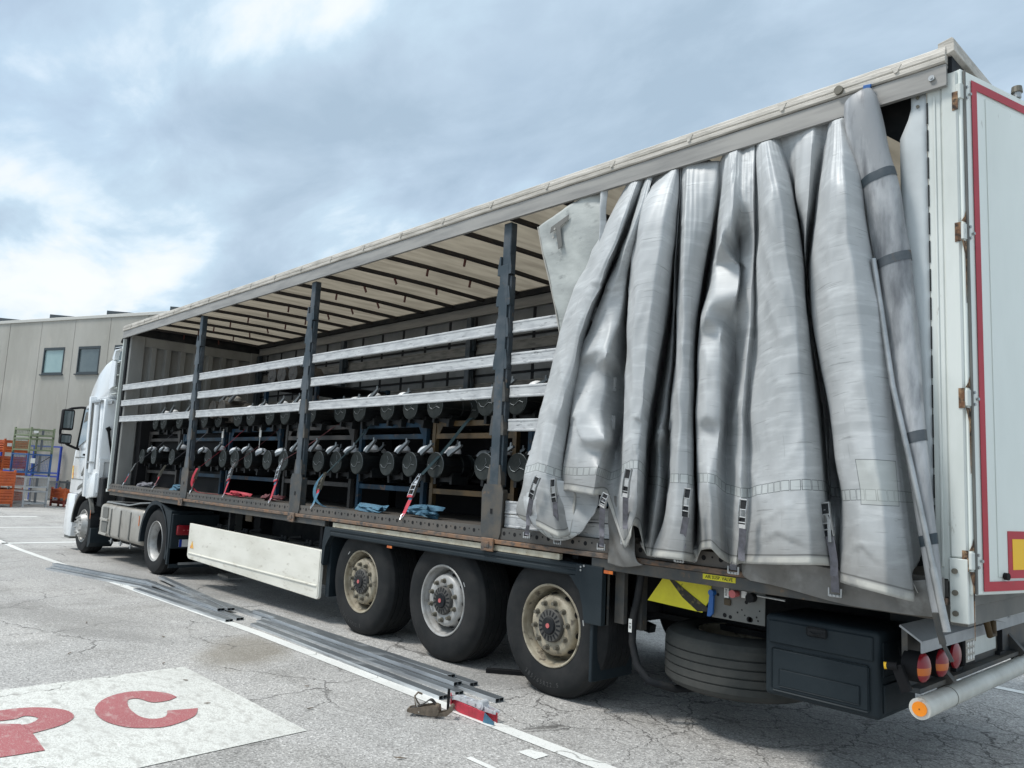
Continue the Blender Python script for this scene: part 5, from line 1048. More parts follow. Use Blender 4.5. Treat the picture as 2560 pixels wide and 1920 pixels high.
bm = B(); tube(bm, [(-3.106, -.022, 3.643), (-3.02, -.037, 3.40), (-2.93, -.032, 3.148), (-2.87, -.022, 2.94), (-2.815, -.012, 2.72)], .006, n=8); part('flap_edge', bm, m_tank, cur)
bm = B(); prism(bm, [(-2.93, 3.60), (-2.74, 3.665), (-2.75, 3.62), (-2.83, 3.585), (-2.80, 3.42), (-2.84, 3.40), (-2.88, 3.57), (-2.94, 3.55)], 'y', -.046, -.043); cyl(bm, (-2.885, -.052, 3.575), (-2.885, -.044, 3.575), .010, n=10, mi=1); cyl(bm, (-2.90, -.052, 3.51), (-2.90, -.044, 3.51), .010, n=10, mi=1); part('flap_reinforcement', bm, [m_greybox, m_tank], cur)
sheet([[(-2.470, -.005, 3.80), (-2.43, -.03, 3.80), (-2.385, -.005, 3.795)], [(-2.44, -.01, 3.62), (-2.42, -.05, 3.62), (-2.39, -.01, 3.62)], [(-2.43, -.01, 3.42), (-2.415, -.055, 3.42), (-2.38, -.01, 3.44)], [(-2.42, .0, 3.25), (-2.41, -.04, 3.25), (-2.37, .0, 3.25)]], 'curtain_fold', _m, cur)
# lower folds seen under the raised second fold
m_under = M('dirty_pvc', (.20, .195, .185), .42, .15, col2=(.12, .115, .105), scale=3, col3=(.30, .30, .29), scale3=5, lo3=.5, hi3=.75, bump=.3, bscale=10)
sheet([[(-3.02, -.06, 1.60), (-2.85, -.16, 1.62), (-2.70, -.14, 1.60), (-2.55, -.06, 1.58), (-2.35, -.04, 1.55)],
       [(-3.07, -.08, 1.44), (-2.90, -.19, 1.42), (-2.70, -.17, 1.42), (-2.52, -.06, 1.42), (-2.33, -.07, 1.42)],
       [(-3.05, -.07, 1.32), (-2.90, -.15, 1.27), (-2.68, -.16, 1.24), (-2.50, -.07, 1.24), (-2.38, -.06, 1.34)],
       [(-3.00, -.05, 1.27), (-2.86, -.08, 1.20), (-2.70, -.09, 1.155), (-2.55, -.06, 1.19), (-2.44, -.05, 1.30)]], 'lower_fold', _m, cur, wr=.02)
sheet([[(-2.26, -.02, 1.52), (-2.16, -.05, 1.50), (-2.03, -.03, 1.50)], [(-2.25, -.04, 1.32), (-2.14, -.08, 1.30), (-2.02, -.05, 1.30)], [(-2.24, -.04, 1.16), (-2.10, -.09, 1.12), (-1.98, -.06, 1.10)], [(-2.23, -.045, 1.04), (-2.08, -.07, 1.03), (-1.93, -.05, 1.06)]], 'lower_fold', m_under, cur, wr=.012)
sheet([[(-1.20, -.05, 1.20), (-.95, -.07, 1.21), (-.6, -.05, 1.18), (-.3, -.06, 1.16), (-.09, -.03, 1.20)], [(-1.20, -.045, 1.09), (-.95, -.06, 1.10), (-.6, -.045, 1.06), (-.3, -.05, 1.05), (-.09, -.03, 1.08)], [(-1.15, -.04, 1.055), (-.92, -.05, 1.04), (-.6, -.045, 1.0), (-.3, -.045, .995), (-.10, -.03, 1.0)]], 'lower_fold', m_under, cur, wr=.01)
# the rolled curtain end with dark bands
m_roll = M('scuffed_grey_pvc', (.27, .28, .29), .42, .1, col2=(.43, .44, .45), scale=3.5, stretch=(2.2, 1, .5), lo=.47, hi=.62, col3=(.10, .105, .115), scale3=3.2, lo3=.53, hi3=.70, bump=.3, bscale=9)
RL = [(-.475, 3.845, .070), (-.462, 3.77, .086), (-.435, 3.62, .088), (-.40, 3.47, .080), (-.368, 3.33, .080), (-.345, 3.18, .084), (-.325, 3.0, .084), (-.300, 2.85, .082), (-.275, 2.6, .082), (-.245, 2.3, .078), (-.222, 2.05, .070), (-.19, 1.8, .058), (-.165, 1.6, .050), (-.14, 1.38, .042), (-.118, 1.15, .034), (-.105, 1.03, .026)]
bm = B(); rg = []
for i in range(len(RL) * 8 - 7):
    t_ = i / 8; p = crom([Vector(q) for q in RL], t_); yy = -.075 + .012 * math.sin(p.y * 3); ring = []
    for k_ in range(28):
        a = 2 * math.pi * k_ / 28; rr = p.z * (1 + .10 * math.sin(2 * a + p.y * 2.2) + .10 * noise.noise(Vector((math.cos(a) * 2, math.sin(a) * 2, p.y * 3)))); ring.append(bm.verts.new((p.x + rr * math.cos(a), yy + rr * .75 * math.sin(a), p.y + .30 * rr * math.cos(a))))
    rg.append(ring)
for A_, B_ in zip(rg, rg[1:]):
    for i in range(28): bm.faces.new((A_[i], A_[(i + 1) % 28], B_[(i + 1) % 28], B_[i]))
bm.faces.new(rg[0][::-1]); bm.faces.new(rg[-1]); rl = part('rolled_curtain_end', bm, m_roll, smooth=60)
for zc in (3.335, 2.845, 1.875, 1.375):
    i = min(range(len(rg_z := [crom([Vector(q) for q in RL], k_ / 8).y for k_ in range(len(RL) * 8 - 7)])), key=lambda q: abs(rg_z[q] - zc)); p0 = crom([Vector(q) for q in RL], i / 8)
    bm = B(); prev = None
    for dz in (-.026, -.013, 0, .013, .026):
        tq = i / 8 - dz * (8 / abs(rg_z[min(i + 8, len(rg_z) - 1)] - rg_z[max(i - 8, 0)]) * 2 / 8); p = crom([Vector(q) for q in RL], max(0, min(len(RL) - 1, tq))); yy = -.075 + .012 * math.sin(p.y * 3)
        ring = []
        for k_ in range(28):
            a = 2 * math.pi * k_ / 28; rr = p.z * (1 + .10 * math.sin(2 * a + p.y * 2.2) + .10 * noise.noise(Vector((math.cos(a) * 2, math.sin(a) * 2, p.y * 3)))) + .0025; ring.append(bm.verts.new((p.x + rr * math.cos(a), yy + rr * .75 * math.sin(a), p.y + .30 * rr * math.cos(a))))
        if prev:
            for q in range(28): bm.faces.new((prev[q], prev[(q + 1) % 28], ring[(q + 1) % 28], ring[q]))
        prev = ring
    part('dark_band', bm, m_slate, rl, smooth=60)
bm = B(); tube(bm, [(-.375, -.14, 2.86), (-.330, -.15, 2.55), (-.279, -.155, 2.17), (-.189, -.15, 1.72), (-.102, -.125, 1.22), (-.06, -.11, .97)], .0145, n=14); cyl(bm, (-.108, -.127, 1.25), (-.056, -.109, .95), .019, n=14); part('tensioner_pole', bm, m_zinc, smooth=50)
bm = B(); beam(bm, (-.11, -.10, 1.03), (-.09, -.06, .88), .03, .012, up=(0, 1, 0)); beam(bm, (-.09, -.06, .88), (-.06, -.03, .80), .018, .01, up=(0, 1, 0)); part('pole_bracket', bm, m_slate2)
# straps with over-centre buckles
def strap(top, bot, hook, tilt=0.0, silver_low=True, fold=0.0, dark=True):
    T, Bq, Hk = Vector(top), Vector(bot), Vector(hook)
    bm = B(); mid = (Bq + Hk) / 2 + Vector((.012 + fold, -.012, 0)); ribbon(bm, [Bq + Vector((0, .006, .05)), Bq + Vector((0, -.004, -.01)), mid, Hk + Vector((0, -.004, .03)), Hk + Vector((0, 0, .0))], [(.045, 0, 0), (.045, 0, 0), (.040, -.014, .006), (.045, 0, 0), (.045, 0, 0)], thick=.003)
    ribbon(bm, [Bq + Vector((.004, -.012, .0)), mid + Vector((.006, -.016, .02)), mid + Vector((.004, -.012, -.06))], [(.042, 0, .0), (.036, .014, 0), (.042, 0, 0)], thick=.003)
    st = part('curtain_strap', bm, m_web, smooth=60)
    bm = B(); d = (Bq - T); Lg = d.length; d.normalize(); sd_ = d.cross(Vector((0, 1, 0))).normalized(); nrm = Vector((0, -1, 0)); wd = .024
    for s_ in (-1, 1):
        a = T + sd_ * s_ * wd; b_ = Bq + sd_ * s_ * wd * 1.0
        beam(bm, a + nrm * .006, a.lerp(b_, .45) + nrm * .016, .004, .018, up=nrm); beam(bm, a.lerp(b_, .45) + nrm * .016, b_ + nrm * .008, .004, .018, up=nrm)
    for q in (.02, .36, .62, .80):
        c = T.lerp(Bq, q) + nrm * (.014); cyl(bm, c - sd_ * wd, c + sd_ * wd, .004, n=8)
    beam(bm, T.lerp(Bq, .05) + nrm * .010, T.lerp(Bq, .34) + nrm * .014, .036, .003, up=nrm, mi=1); beam(bm, T.lerp(Bq, .62) + nrm * .008, T.lerp(Bq, .86) + nrm * .010, .040, .003, up=nrm, mi=1)
    beam(bm, T.lerp(Bq, .86) + nrm * .013, Bq + nrm * .011, .050, .006, up=nrm, mi=2 if silver_low else 1)
    part('buckle', bm, [m_zinc, m_dark, m_chrome], st)
    bm = B(); beam(bm, Hk + Vector((-.034, -.004, .022)), Hk + Vector((-.034, -.004, -.022)), .008, .010, up=(0, 1, 0)); beam(bm, Hk + Vector((.034, -.004, .022)), Hk + Vector((.034, -.004, -.022)), .008, .010, up=(0, 1, 0)); box(bm, Hk.x - .034, Hk.x + .034, Hk.y - .010, Hk.y + .002, Hk.z - .026, Hk.z - .010, .003)
    for s_ in (-.02, 0, .02): cyl(bm, Hk + Vector((s_, -.016, -.018)), Hk + Vector((s_, -.008, -.018)), .006, n=8)
    part('hook', bm, m_zinc, st)
YB = -.26
strap((-2.735, YB, 1.615), (-2.795, YB, 1.455), (-3.03, -.06, 1.166), silver_low=False)
strap((-2.600, YB + .02, 1.604), (-2.575, YB + .02, 1.44), (-2.694, -.07, 1.152), silver_low=False, fold=.0)
strap((-2.075, YB - .01, 1.520), (-2.108, YB - .01, 1.43), (-2.284, -.06, 1.148))
strap((-1.865, -.305, 1.690), (-1.888, -.305, 1.505), (-2.05, -.09, 1.208))
strap((-1.440, YB, 1.582), (-1.455, YB, 1.408), (-1.623, -.08, 1.136), silver_low=False)
strap((-1.085, -.22, 1.534), (-1.095, -.22, 1.366), (-1.235, -.08, 1.108), fold=.02)
strap((-.640, -.15, 1.540), (-.612, -.15, 1.36), (-.612, -.09, 1.061), silver_low=False)
bm = B(); beam(bm, (-.655, -.15, 1.53), (-.652, -.15, 1.40), .014, .012, up=(0, 1, 0)); beam(bm, (-.640, -.16, 1.50), (-.612, -.16, 1.44), .012, .008, up=(0, 1, 0)); beam(bm, (-.612, -.165, 1.45), (-.606, -.165, 1.33), .018, .012, up=(0, 1, 0)); part('open_buckle_lever', bm, m_zinc)
# ================================================================ TRACTOR UNIT
TZ = -.13
TK = thing('truck_tractor', 'white cab tractor unit with side deflector coupled to the trailer front', 'truck', (-12.8, 1.25, TZ))
OFFK = Vector((12.8, -1.25, -TZ))
def kp(name, bm, mats, parent=None, smooth=None):
    bmesh.ops.translate(bm, verts=bm.verts[:], vec=OFFK); return link(name, bm, mats, parent or TK, smooth)
# cab body
cabp = [(-14.42, .92), (-14.42, 2.74), (-15.15, 2.72), (-15.62, 2.64), (-15.74, 2.50), (-16.02, 1.74), (-16.12, 1.45), (-16.14, .92)]
bm = B(); prism(bm, cabp, 'y', .02, 2.48, bev=.035); cab = kp('cab', bm, m_cabwhite, smooth=35)
# lower front corner, bumper
bm = B(); prism(bm, [(-15.62, .92), (-16.14, .92), (-16.20, .62), (-16.20, .22), (-16.08, .10), (-15.66, .10), (-15.60, .50)], 'y', .0, 2.5, bev=.03); kp('front_bumper', bm, m_cabwhite, smooth=35)
bm = B(); prism(bm, [(-15.75, .06), (-16.12, .06), (-16.16, .2), (-15.70, .2)], 'y', .02, 2.48); kp('bumper_lip', bm, m_greybox)
# side window and door lines
bm = B(); prism(bm, [(-15.60, 2.56), (-15.22, 2.60), (-15.17, 2.0), (-15.80, 1.84), (-15.84, 1.90)], 'y', .004, .019); kp('side_window', bm, m_glass, cab)
bm = B(); prism(bm, [(-15.52, 2.50), (-15.26, 2.52), (-15.24, 2.36), (-15.60, 2.30)], 'y', .001, .0035); kp('sun_glare_curtain', bm, m_greybox, cab)
bm = B(); tube(bm, [(-15.62, .01, 2.60), (-15.75, .008, 2.2), (-15.88, .006, 1.80)], .022, n=8); kp('window_pillar', bm, m_grease, cab)
bm = B(); prism(bm, [(-15.40, 1.31), (-15.20, 1.50), (-15.14, 1.48), (-15.22, 1.33), (-15.36, 1.27)], 'y', .004, .017); prism(bm, [(-15.56, 1.0), (-15.50, 1.07), (-15.14, 1.17), (-15.10, 1.12), (-15.16, 1.09), (-15.45, 1.03)], 'y', .004, .017); kp('side_vents', bm, m_greybox, cab)
bm = B(); prism(bm, [(-16.06, 1.46), (-15.99, 1.46), (-15.93, 1.20), (-16.02, 1.20)], 'y', .012, .0185); kp('door_sticker', bm, m_sticker, cab)
bm = B(); box(bm, -15.235, -15.205, .008, .0185, 1.0, 2.62); kp('door_gap', bm, m_dark, cab)
bm = B(); box(bm, -15.95, -15.24, .010, .0185, 1.62, 1.635); box(bm, -16.05, -15.24, .010, .0185, 1.20, 1.21); kp('door_crease', bm, m_greybox, cab)
bm = B(); box(bm, -15.40, -15.28, -.004, .0185, 1.66, 1.70, .004); kp('door_handle', bm, m_grease, cab)
# side collar / deflector strip and exhaust stack pipes beside it
bm = B(); prism(bm, [(-15.22, 2.80), (-15.12, 2.80), (-14.86, .90), (-14.98, .90)], 'y', -.05, .10, bev=.02); kp('side_deflector', bm, m_cabwhite, smooth=35)
for x0, r_ in ((-15.03, .012), (-14.97, .012), (-14.56, .016)):
    bm = B(); dx = .12; tube(bm, [(x0, -.03, 2.70), (x0 + dx * .5, -.03, 2.1), (x0 + dx, -.03, 1.42)], r_, n=8); kp('chrome_pipe', bm, m_greybox if x0 < -14.6 else m_zinc, smooth=50)
bm = B(); cyl(bm, (-14.80, .05, 1.35), (-14.84, .05, 2.62), .085, n=24); kp('white_cylinder', bm, m_cabwhite, smooth=40)
bm = B(); box(bm, -15.05, -14.5, -.045, .03, 2.66, 2.71, .008); box(bm, -14.5, -14.15, .06, .10, 2.63, 2.68); box(bm, -15.02, -14.7, -.04, .02, 1.53, 1.56); kp('pipe_bracket', bm, m_zinc)
bm = B(); prism(bm, [(-14.92, 1.20), (-14.55, 1.36), (-14.40, 1.36), (-14.40, .92), (-14.86, .86)], 'y', -.02, .1, bev=.03); kp('side_skirt', bm, m_cabwhite, smooth=35)
bm = B(); tube(bm, [(-14.39, .12, 2.16), (-14.38, .14, 2.05), (-14.37, .30, 1.35)], .022, n=8); cyl(bm, (-14.39, .10, 2.20), (-14.39, .14, 2.14), .04, n=10); kp('black_hose', bm, m_grease)
bm = B(); box(bm, -14.42, -14.38, .03, .9, 1.56, 1.62); box(bm, -14.419, -14.36, .03, .10, 1.0, 1.56); kp('rear_wall_shelf', bm, m_cabwhite)
bm = B(); box(bm, -14.35, -13.70, .30, 2.2, .85, 1.40, .02); box(bm, -14.38, -14.1, .05, .3, .75, 1.28, .02); kp('air_kit_box', bm, m_dark)
# roof deflector
bm = B(); prism(bm, [(-15.66, 2.665), (-15.74, 2.74), (-15.50, 3.02), (-15.18, 3.28), (-14.85, 3.42), (-14.44, 3.50), (-14.44, 2.86), (-14.60, 2.745), (-15.15, 2.73)], 'y', .06, 2.44, bev=.07); rd_ = kp('roof_deflector', bm, m_cabwhite, smooth=45)
bm = B(); prism(bm, [(-14.44, 3.46), (-14.52, 3.50), (-14.38, 3.70), (-13.98, 3.68), (-13.98, 3.64), (-14.34, 3.64), (-14.38, 3.47)], 'y', .08, .16, bev=.01); prism(bm, [(-14.40, 3.66), (-14.38, 3.70), (-13.95, 3.68), (-13.95, 3.65)], 'y', .08, 2.42); prism(bm, [(-14.44, 2.9), (-14.44, 3.46), (-14.20, 3.42), (-14.18, 2.96)], 'y', .06, .09); kp('deflector_extension', bm, m_cabwhite, rd_)
bm = B()
for z in (3.40, 3.16, 2.92, 2.82): box(bm, -14.438, -14.10, .10, 2.3, z, z + .018)
kp('deflector_shelf', bm, m_pillar, rd_)
# mirrors on their arm
bm = B(); box(bm, -15.84, -15.68, -.36, -.14, 2.14, 2.55, .04, seg=2); mh = kp('mirror', bm, m_grease, smooth=40)
bm = B(); box(bm, -15.679, -15.675, -.33, -.17, 2.18, 2.51, .003); kp('mirror_glass', bm, m_glass, mh)
bm = B(); box(bm, -15.82, -15.68, -.36, -.15, 1.87, 2.07, .035, seg=2); mh2 = kp('mirror', bm, m_grease, smooth=40)
bm = B(); box(bm, -15.679, -15.675, -.335, -.175, 1.90, 2.04, .003); kp('mirror_glass', bm, m_glass, mh2)
bm = B(); tube(bm, [(-15.62, .03, 2.60), (-15.70, -.05, 2.60), (-15.75, -.20, 2.57), (-15.76, -.34, 2.50), (-15.76, -.35, 2.1), (-15.76, -.33, 1.95), (-15.74, -.20, 1.86), (-15.74, -.05, 1.80), (-15.78, .03, 1.78)], .024, n=8); kp('mirror_arm', bm, m_grease, smooth=60)
# wheel arches and wheels
def kwheel(x, z, y, front):
    s = 1; c = (x, y, z); rr = .50
    bm = B(); lathe(bm, [(.05, .28), (.19, .28), (.2, .1)], c, n=32); w0 = kp('wheel', bm, m_dark)
    bm = B(); lathe(bm, [(.286, .02), (.297, .004), (.34, -.008), (.41, -.012), (.455, -.002), (.475, .02), (.49, .04), (rr, .05), (rr, .09), (rr - .012, .095), (rr, .10), (rr, .16), (rr - .012, .165), (rr, .17), (rr, .26), (.47, .30), (.38, .31), (.29, .28)], c, n=80); kp('tyre', bm, m_tyre, w0, smooth=28)
    bm = B()
    if front:
        lathe(bm, [(.284, .05), (.290, -.002), (.300, -.006), (.304, .004), (.286, .02), (.275, .05), (.250, .06), (.235, .04), (.205, -.06), (.19, -.075), (.13, -.075), (.12, -.065), (.0, -.06)], c, n=48)
        for k_ in range(10):
            a = R(36 * k_ + 12); q = (x + .16 * math.cos(a), 0, z + .16 * math.sin(a)); cyl(bm, (q[0], y - .075, q[2]), (q[0], y - .11, q[2]), .02, .015, n=8)
        for k_ in range(10):
            a = R(36 * k_ + 30); q = Vector((x + .232 * math.cos(a), y + .028, z + .232 * math.sin(a))); nrm = Vector((math.cos(a) * .85, -.5, math.sin(a) * .85)).normalized(); tg = Vector((-math.sin(a), 0, math.cos(a))); rd = tg.cross(nrm)
            bm.faces.new([bm.verts.new(q + nrm * .006 + tg * math.cos(t_) * .024 + rd * math.sin(t_) * .018) for t_ in [2 * math.pi * i / 12 for i in range(12)]]).material_index = 1
    else:
        lathe(bm, [(.284, .05), (.290, -.002), (.300, -.006), (.304, .004), (.286, .02), (.272, .06), (.258, .10), (.25, .16), (.245, .22), (.20, .245), (.0, .25)], c, n=48)
        cyl(bm, (x, y + .25, z), (x, y + .16, z), .10, .09, n=24)
    kp('rim', bm, [m_rims, m_black], w0, smooth=40)
kwheel(-15.02, .355, .04, True); kwheel(-11.17, .408, .03, False)
for x, z in ((-15.02, .355), (-11.17, .408)):
    bm = B(); cyl(bm, (x, 2.2, z), (x, 2.5, z), .5, n=40); cyl(bm, (x, 2.505, z), (x, 2.50, z), .28, n=24, mi=1); kp('wheel', bm, [m_tyre, m_rims], smooth=40)
def arch(xc, zc, r0, r1, a0, a1, y0, y1, mat, name, extra=None):
    bm = B(); n = 24; pts = [(xc + r1 * math.cos(R(a0 + (a1 - a0) * i / n)), zc + r1 * math.sin(R(a0 + (a1 - a0) * i / n))) for i in range(n + 1)] + [(xc + r0 * math.cos(R(a1 + (a0 - a1) * i / n)), zc + r0 * math.sin(R(a1 + (a0 - a1) * i / n))) for i in range(n + 1)]
    prism(bm, pts, 'y', y0, y1); return kp(name, bm, mat, smooth=30)
arch(-15.02, .36, .60, .65, 25, 178, -.01, .05, m_greybox, 'front_wheel_arch'); arch(-15.02, .36, .58, .60, -12, 178, .0, .42, m_dark, 'inner_wheel_arch')
bm = B(); prism(bm, [(-14.46, .36), (-14.34, .36), (-14.34, .10), (-14.43, .02), (-14.5, .02)], 'y', .0, .4); box(bm, -14.45, -14.43, -.014, -.011, .52, .68, mi=1); kp('front_mud_flap', bm, [m_fender, m_amber])
bm = B(); box(bm, -15.6, -14.45, .45, 2.1, .1, .9); kp('inner_arch', bm, m_black)
arch(-11.17, .40, .56, .62, -20, 185, -.01, .62, m_fender, 'rear_wheel_arch')
bm = B(); prism(bm, [(-10.62, .90), (-10.98, .99), (-10.9, .93), (-10.72, .80), (-10.62, .62), (-10.56, .30), (-10.55, .13), (-10.50, .13), (-10.50, .90)], 'y', -.01, .62, bev=.006); box(bm, -10.50, -10.46, .0, .70, .36, .86, .01); kp('rear_mudguard', bm, m_fender)
bm = B(); box(bm, -10.52, -10.50, .02, .62, .08, .36); box(bm, -10.499, -10.49, .15, .6, .12, .155, mi=1); kp('rear_mud_flap', bm, [m_fender, m_zinc])
bm = B(); box(bm, -10.459, -10.40, .06, .50, .555, .70, .02, seg=2); tl_ = kp('tail_lamp', bm, m_redlens, smooth=40)
bm = B()
for i in range(5): box(bm, -10.399, -10.397, .14 + i * .06, .17 + i * .06, .62, .635)
kp('lamp_element', bm, m_red, tl_)
bm = B(); box(bm, -10.459, -10.45, .12, .62, .385, .49, .002, mi=0); box(bm, -10.4495, -10.447, .12, .16, .385, .49, mi=1); kp('number_plate', bm, [m_note, m_blueframe])
# tank with straps
bm = B(); box(bm, -14.0, -11.78, .02, .66, .27, .83, .075, seg=4); tk = kp('fuel_tank', bm, m_tank, smooth=45)
for x in (-13.36, -12.86, -12.36):
    bm = B(); prism(bm, [(.005, .34), (.012, .76), (.09, .845), (.68, .85), (.68, .83), (.1, .826), (.035, .75), (.022, .35), (.08, .275), (.68, .265), (.68, .25), (.07, .255)], 'x', x, x + .045); kp('tank_strap', bm, m_greybox, tk, smooth=30)
    bm = B(); cyl(bm, (x + .02, .06, .26), (x + .02, .06, .18), .015, n=8); box(bm, x - .04, x + .08, .04, .08, .21, .225); kp('strap_bolt', bm, m_zinc, tk)
bm = B(); box(bm, -13.80, -13.50, .008, .0195, .60, .78, .004); box(bm, -13.82, -13.50, .008, .0195, .36, .53, .004); kp('step_opening', bm, m_greybox, tk)
for z_ in (.545, .30): bm = B(); box(bm, -13.86, -13.46, -.01, .0075, z_, z_ + .04, .004); kp('step_tread', bm, m_tank, tk)
bm = B(); box(bm, -11.93, -11.90, .012, .0195, .58, .74); kp('orange_reflector', bm, m_amber, tk)
bm = B(); prism(bm, [(-13.98, .835), (-13.90, .875), (-12.7, .875), (-12.2, .935), (-11.1, 1.0), (-11.1, .985), (-12.2, .915), (-12.75, .85), (-13.9, .845)], 'y', .10, .75); kp('catwalk_plate', bm, m_zinc)
bm = B(); box(bm, -16.0, -10.3, .80, .90, .45, .78); box(bm, -16.0, -10.3, 1.60, 1.70, .45, .78); box(bm, -15.8, -14.3, .9, 1.6, .25, .95); box(bm, -11.9, -10.6, .75, 1.75, .80, .93); cyl(bm, (-11.17, .3, .40), (-11.17, 2.3, .40), .14, n=16); box(bm, -14.3, -10.5, .45, 1.9, .12, .5); box(bm, -11.9, -11.72, .1, .7, .25, .8)
kp('tractor_chassis', bm, m_dark)
# ================================================================ CARGO: racks, drums, straps
FL = 1.178
def rack(x0, x1, top, mat, label, y0=.46, y1=2.2, zb=FL, group='steel racks standing in the trailer'):
    t = thing('steel_rack', label, 'rack', ((x0 + x1) / 2, (y0 + y1) / 2, zb), group=group); o = Vector(((x0 + x1) / 2, (y0 + y1) / 2, zb))
    def lk(n, bm, m): bmesh.ops.translate(bm, verts=bm.verts[:], vec=-o); return link(n, bm, m, t)
    p = .05
    for x in (x0, x1 - p):
        for y in (y0, y1 - p):
            bm = B(); box(bm, x, x + p, y, y + p, zb, top); lk('upright', bm, mat)
    for z in ([zb + .235, zb + .78, top - .055] if top < 2.3 else [zb + .235, top - .055]):
        for y in (y0 + .006, y1 - p + .006):
            bm = B(); box(bm, x0 + p, x1 - p, y, y + p - .012, z, z + .05); lk('beam', bm, mat)
    for z in (zb + .26, top - .05):
        bm = B(); box(bm, x0 + p, x1 - p, y0 + p + .01, y1 - p - .01, z, z + .02); lk('shelf', bm, m_dark)
    if top < 2.3:
        for x, s_ in ((x0 + p, 1), (x1 - p, -1)):
            bm = B(); prism(bm, [(x, top - .055), (x + s_ * .10, top - .055), (x, top - .20)], 'y', y0 + .01, y0 + .02); lk('gusset', bm, mat)
    return t
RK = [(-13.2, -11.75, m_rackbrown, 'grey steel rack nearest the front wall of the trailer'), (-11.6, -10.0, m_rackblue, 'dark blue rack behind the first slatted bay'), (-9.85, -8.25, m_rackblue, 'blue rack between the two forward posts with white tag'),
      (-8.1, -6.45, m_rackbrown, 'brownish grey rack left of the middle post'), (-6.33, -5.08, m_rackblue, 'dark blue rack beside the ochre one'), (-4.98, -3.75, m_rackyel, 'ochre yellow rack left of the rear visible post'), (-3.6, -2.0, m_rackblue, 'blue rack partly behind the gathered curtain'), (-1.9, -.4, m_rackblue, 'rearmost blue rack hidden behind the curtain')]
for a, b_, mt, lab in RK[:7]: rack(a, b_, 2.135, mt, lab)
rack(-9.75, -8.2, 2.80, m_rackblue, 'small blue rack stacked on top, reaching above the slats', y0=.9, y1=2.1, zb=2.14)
# black drum units lying with their round ends to the side
def drum(label, group, dusty=False):
    t = thing('drum_unit', label, 'drum', group=group)
    bm = B(); r_ = .112
    lathe(bm, [(r_ * .96, .012), (r_ * .96, .10), (r_ * .86, .105), (r_ * .86, .26), (r_ * .95, .265), (r_ * .95, .36), (r_ * .6, .40), (0, .40)], (0, 0, 0), n=28)
    box(bm, -.10, .10, .14, .24, -.14, -.06); box(bm, -.12, -.09, .10, .30, -.16, -.09); box(bm, .09, .12, .10, .30, -.16, -.09); box(bm, -.05, .05, .12, .30, .07, .125, .01)
    for k_ in range(6): a = R(60 * k_); cyl(bm, (.105 * math.cos(a), .02, .105 * math.sin(a)), (.105 * math.cos(a), .36, .105 * math.sin(a)), .007, n=6)
    link('housing', bm, m_tan if dusty else m_drum, t, smooth=35)
    bm = B(); lathe(bm, [(r_, .012), (r_, .0), (r_ * .94, -.006), (r_ * .90, -.004), (.0, -.004)], (0, 0, 0), n=32)
    ec = link('end_cover', bm, m_tan if dusty else m_disc, t, smooth=35)
    bm = B(); tube(bm, [(-.085, -.007, .005), (-.06, -.008, -.025), (-.02, -.008, -.035), (.0, -.008, -.02), (.03, -.008, .0), (.075, -.007, -.01)], .0022, n=5); tube(bm, [(.02, -.008, .07), (.035, -.008, .03), (.01, -.008, .0)], .0014, n=5); tube(bm, [(r_ * .98 * math.cos(R(a)), -.003, r_ * .98 * math.sin(R(a))) for a in range(-40, 100, 12)], .0016, n=5)
    link('cover_line', bm, m_lever, ec)
    bm = B(); rg = []
    for i in range(7):
        ph = R(90 * i / 6); rg.append([bm.verts.new((.085 + .075 * math.cos(ph) * math.cos(a) + .015 * math.sin(ph), .13 + .085 * math.cos(ph) * math.sin(a), .105 + .065 * math.sin(ph))) for a in [2 * math.pi * k_ / 16 for k_ in range(16)]])
    for A_, B_ in zip(rg, rg[1:]):
        for i in range(16): bm.faces.new((A_[i], A_[(i + 1) % 16], B_[(i + 1) % 16], B_[i]))
    bm.faces.new(rg[-1]); bm.faces.new(rg[0][::-1]); link('cap', bm, m_cap if not dusty else m_tank, t, smooth=60)
    bm = B(); prism(bm, [(.10, .105), (.15, .13), (.25, .165), (.285, .175), (.285, .160), (.24, .135), (.17, .10), (.13, .075)], 'y', .03, .06); cyl(bm, (.25, .05, .165), (.252, .05, .20), .012, .010, n=10); link('lever', bm, m_lever, t, smooth=40)
    return t
LOWX = [-3.55, -3.99, -4.70, -5.12, -5.52, -6.10, -6.54, -6.93, -7.32, -7.80, -8.24, -8.80, -9.22, -9.62, -10.13, -10.75, -11.58, -12.40, -12.98]
UPX = [-3.60, -4.00, -4.76, -5.17, -5.58, -6.12, -6.53, -7.2, -7.85, -8.27, -8.83, -9.24, -9.9, -10.4, -11.4, -12.10, -12.48]
GD, GU = 'black drums in the lower row of the racks', 'black drums in the upper row of the racks'
d0 = None
ordn = ['first', 'second', 'third', 'fourth', 'fifth', 'sixth', 'seventh', 'eighth', 'ninth', 'tenth', 'eleventh', 'twelfth', 'thirteenth', 'fourteenth', 'fifteenth', 'sixteenth', 'seventeenth', 'eighteenth', 'nineteenth']
def place(x, y, z, label, group, src=None):
    global d0
    if d0 is None: d0 = drum(label, group); t = d0
    else: t = copy_tree(src or d0)
    t.location = (x, y, z); t.scale = (1.14, 1.0, 1.12); t['label'] = label; t['group'] = group; t.rotation_euler = (0, R(random.uniform(-14, 14)), R(random.uniform(-2, 2))); return t
for i, x in enumerate(LOWX): place(x, .30, 1.690, 'black drum with white cap, %s from the right in the lower row' % ordn[i], GD)
for i, x in enumerate(UPX): place(x, .30, 2.268, 'black drum with white cap, %s from the right in the upper row' % ordn[i], GU)
GD2, GU2 = 'black drums standing deeper inside, lower row', 'black drums standing deeper inside, upper row'
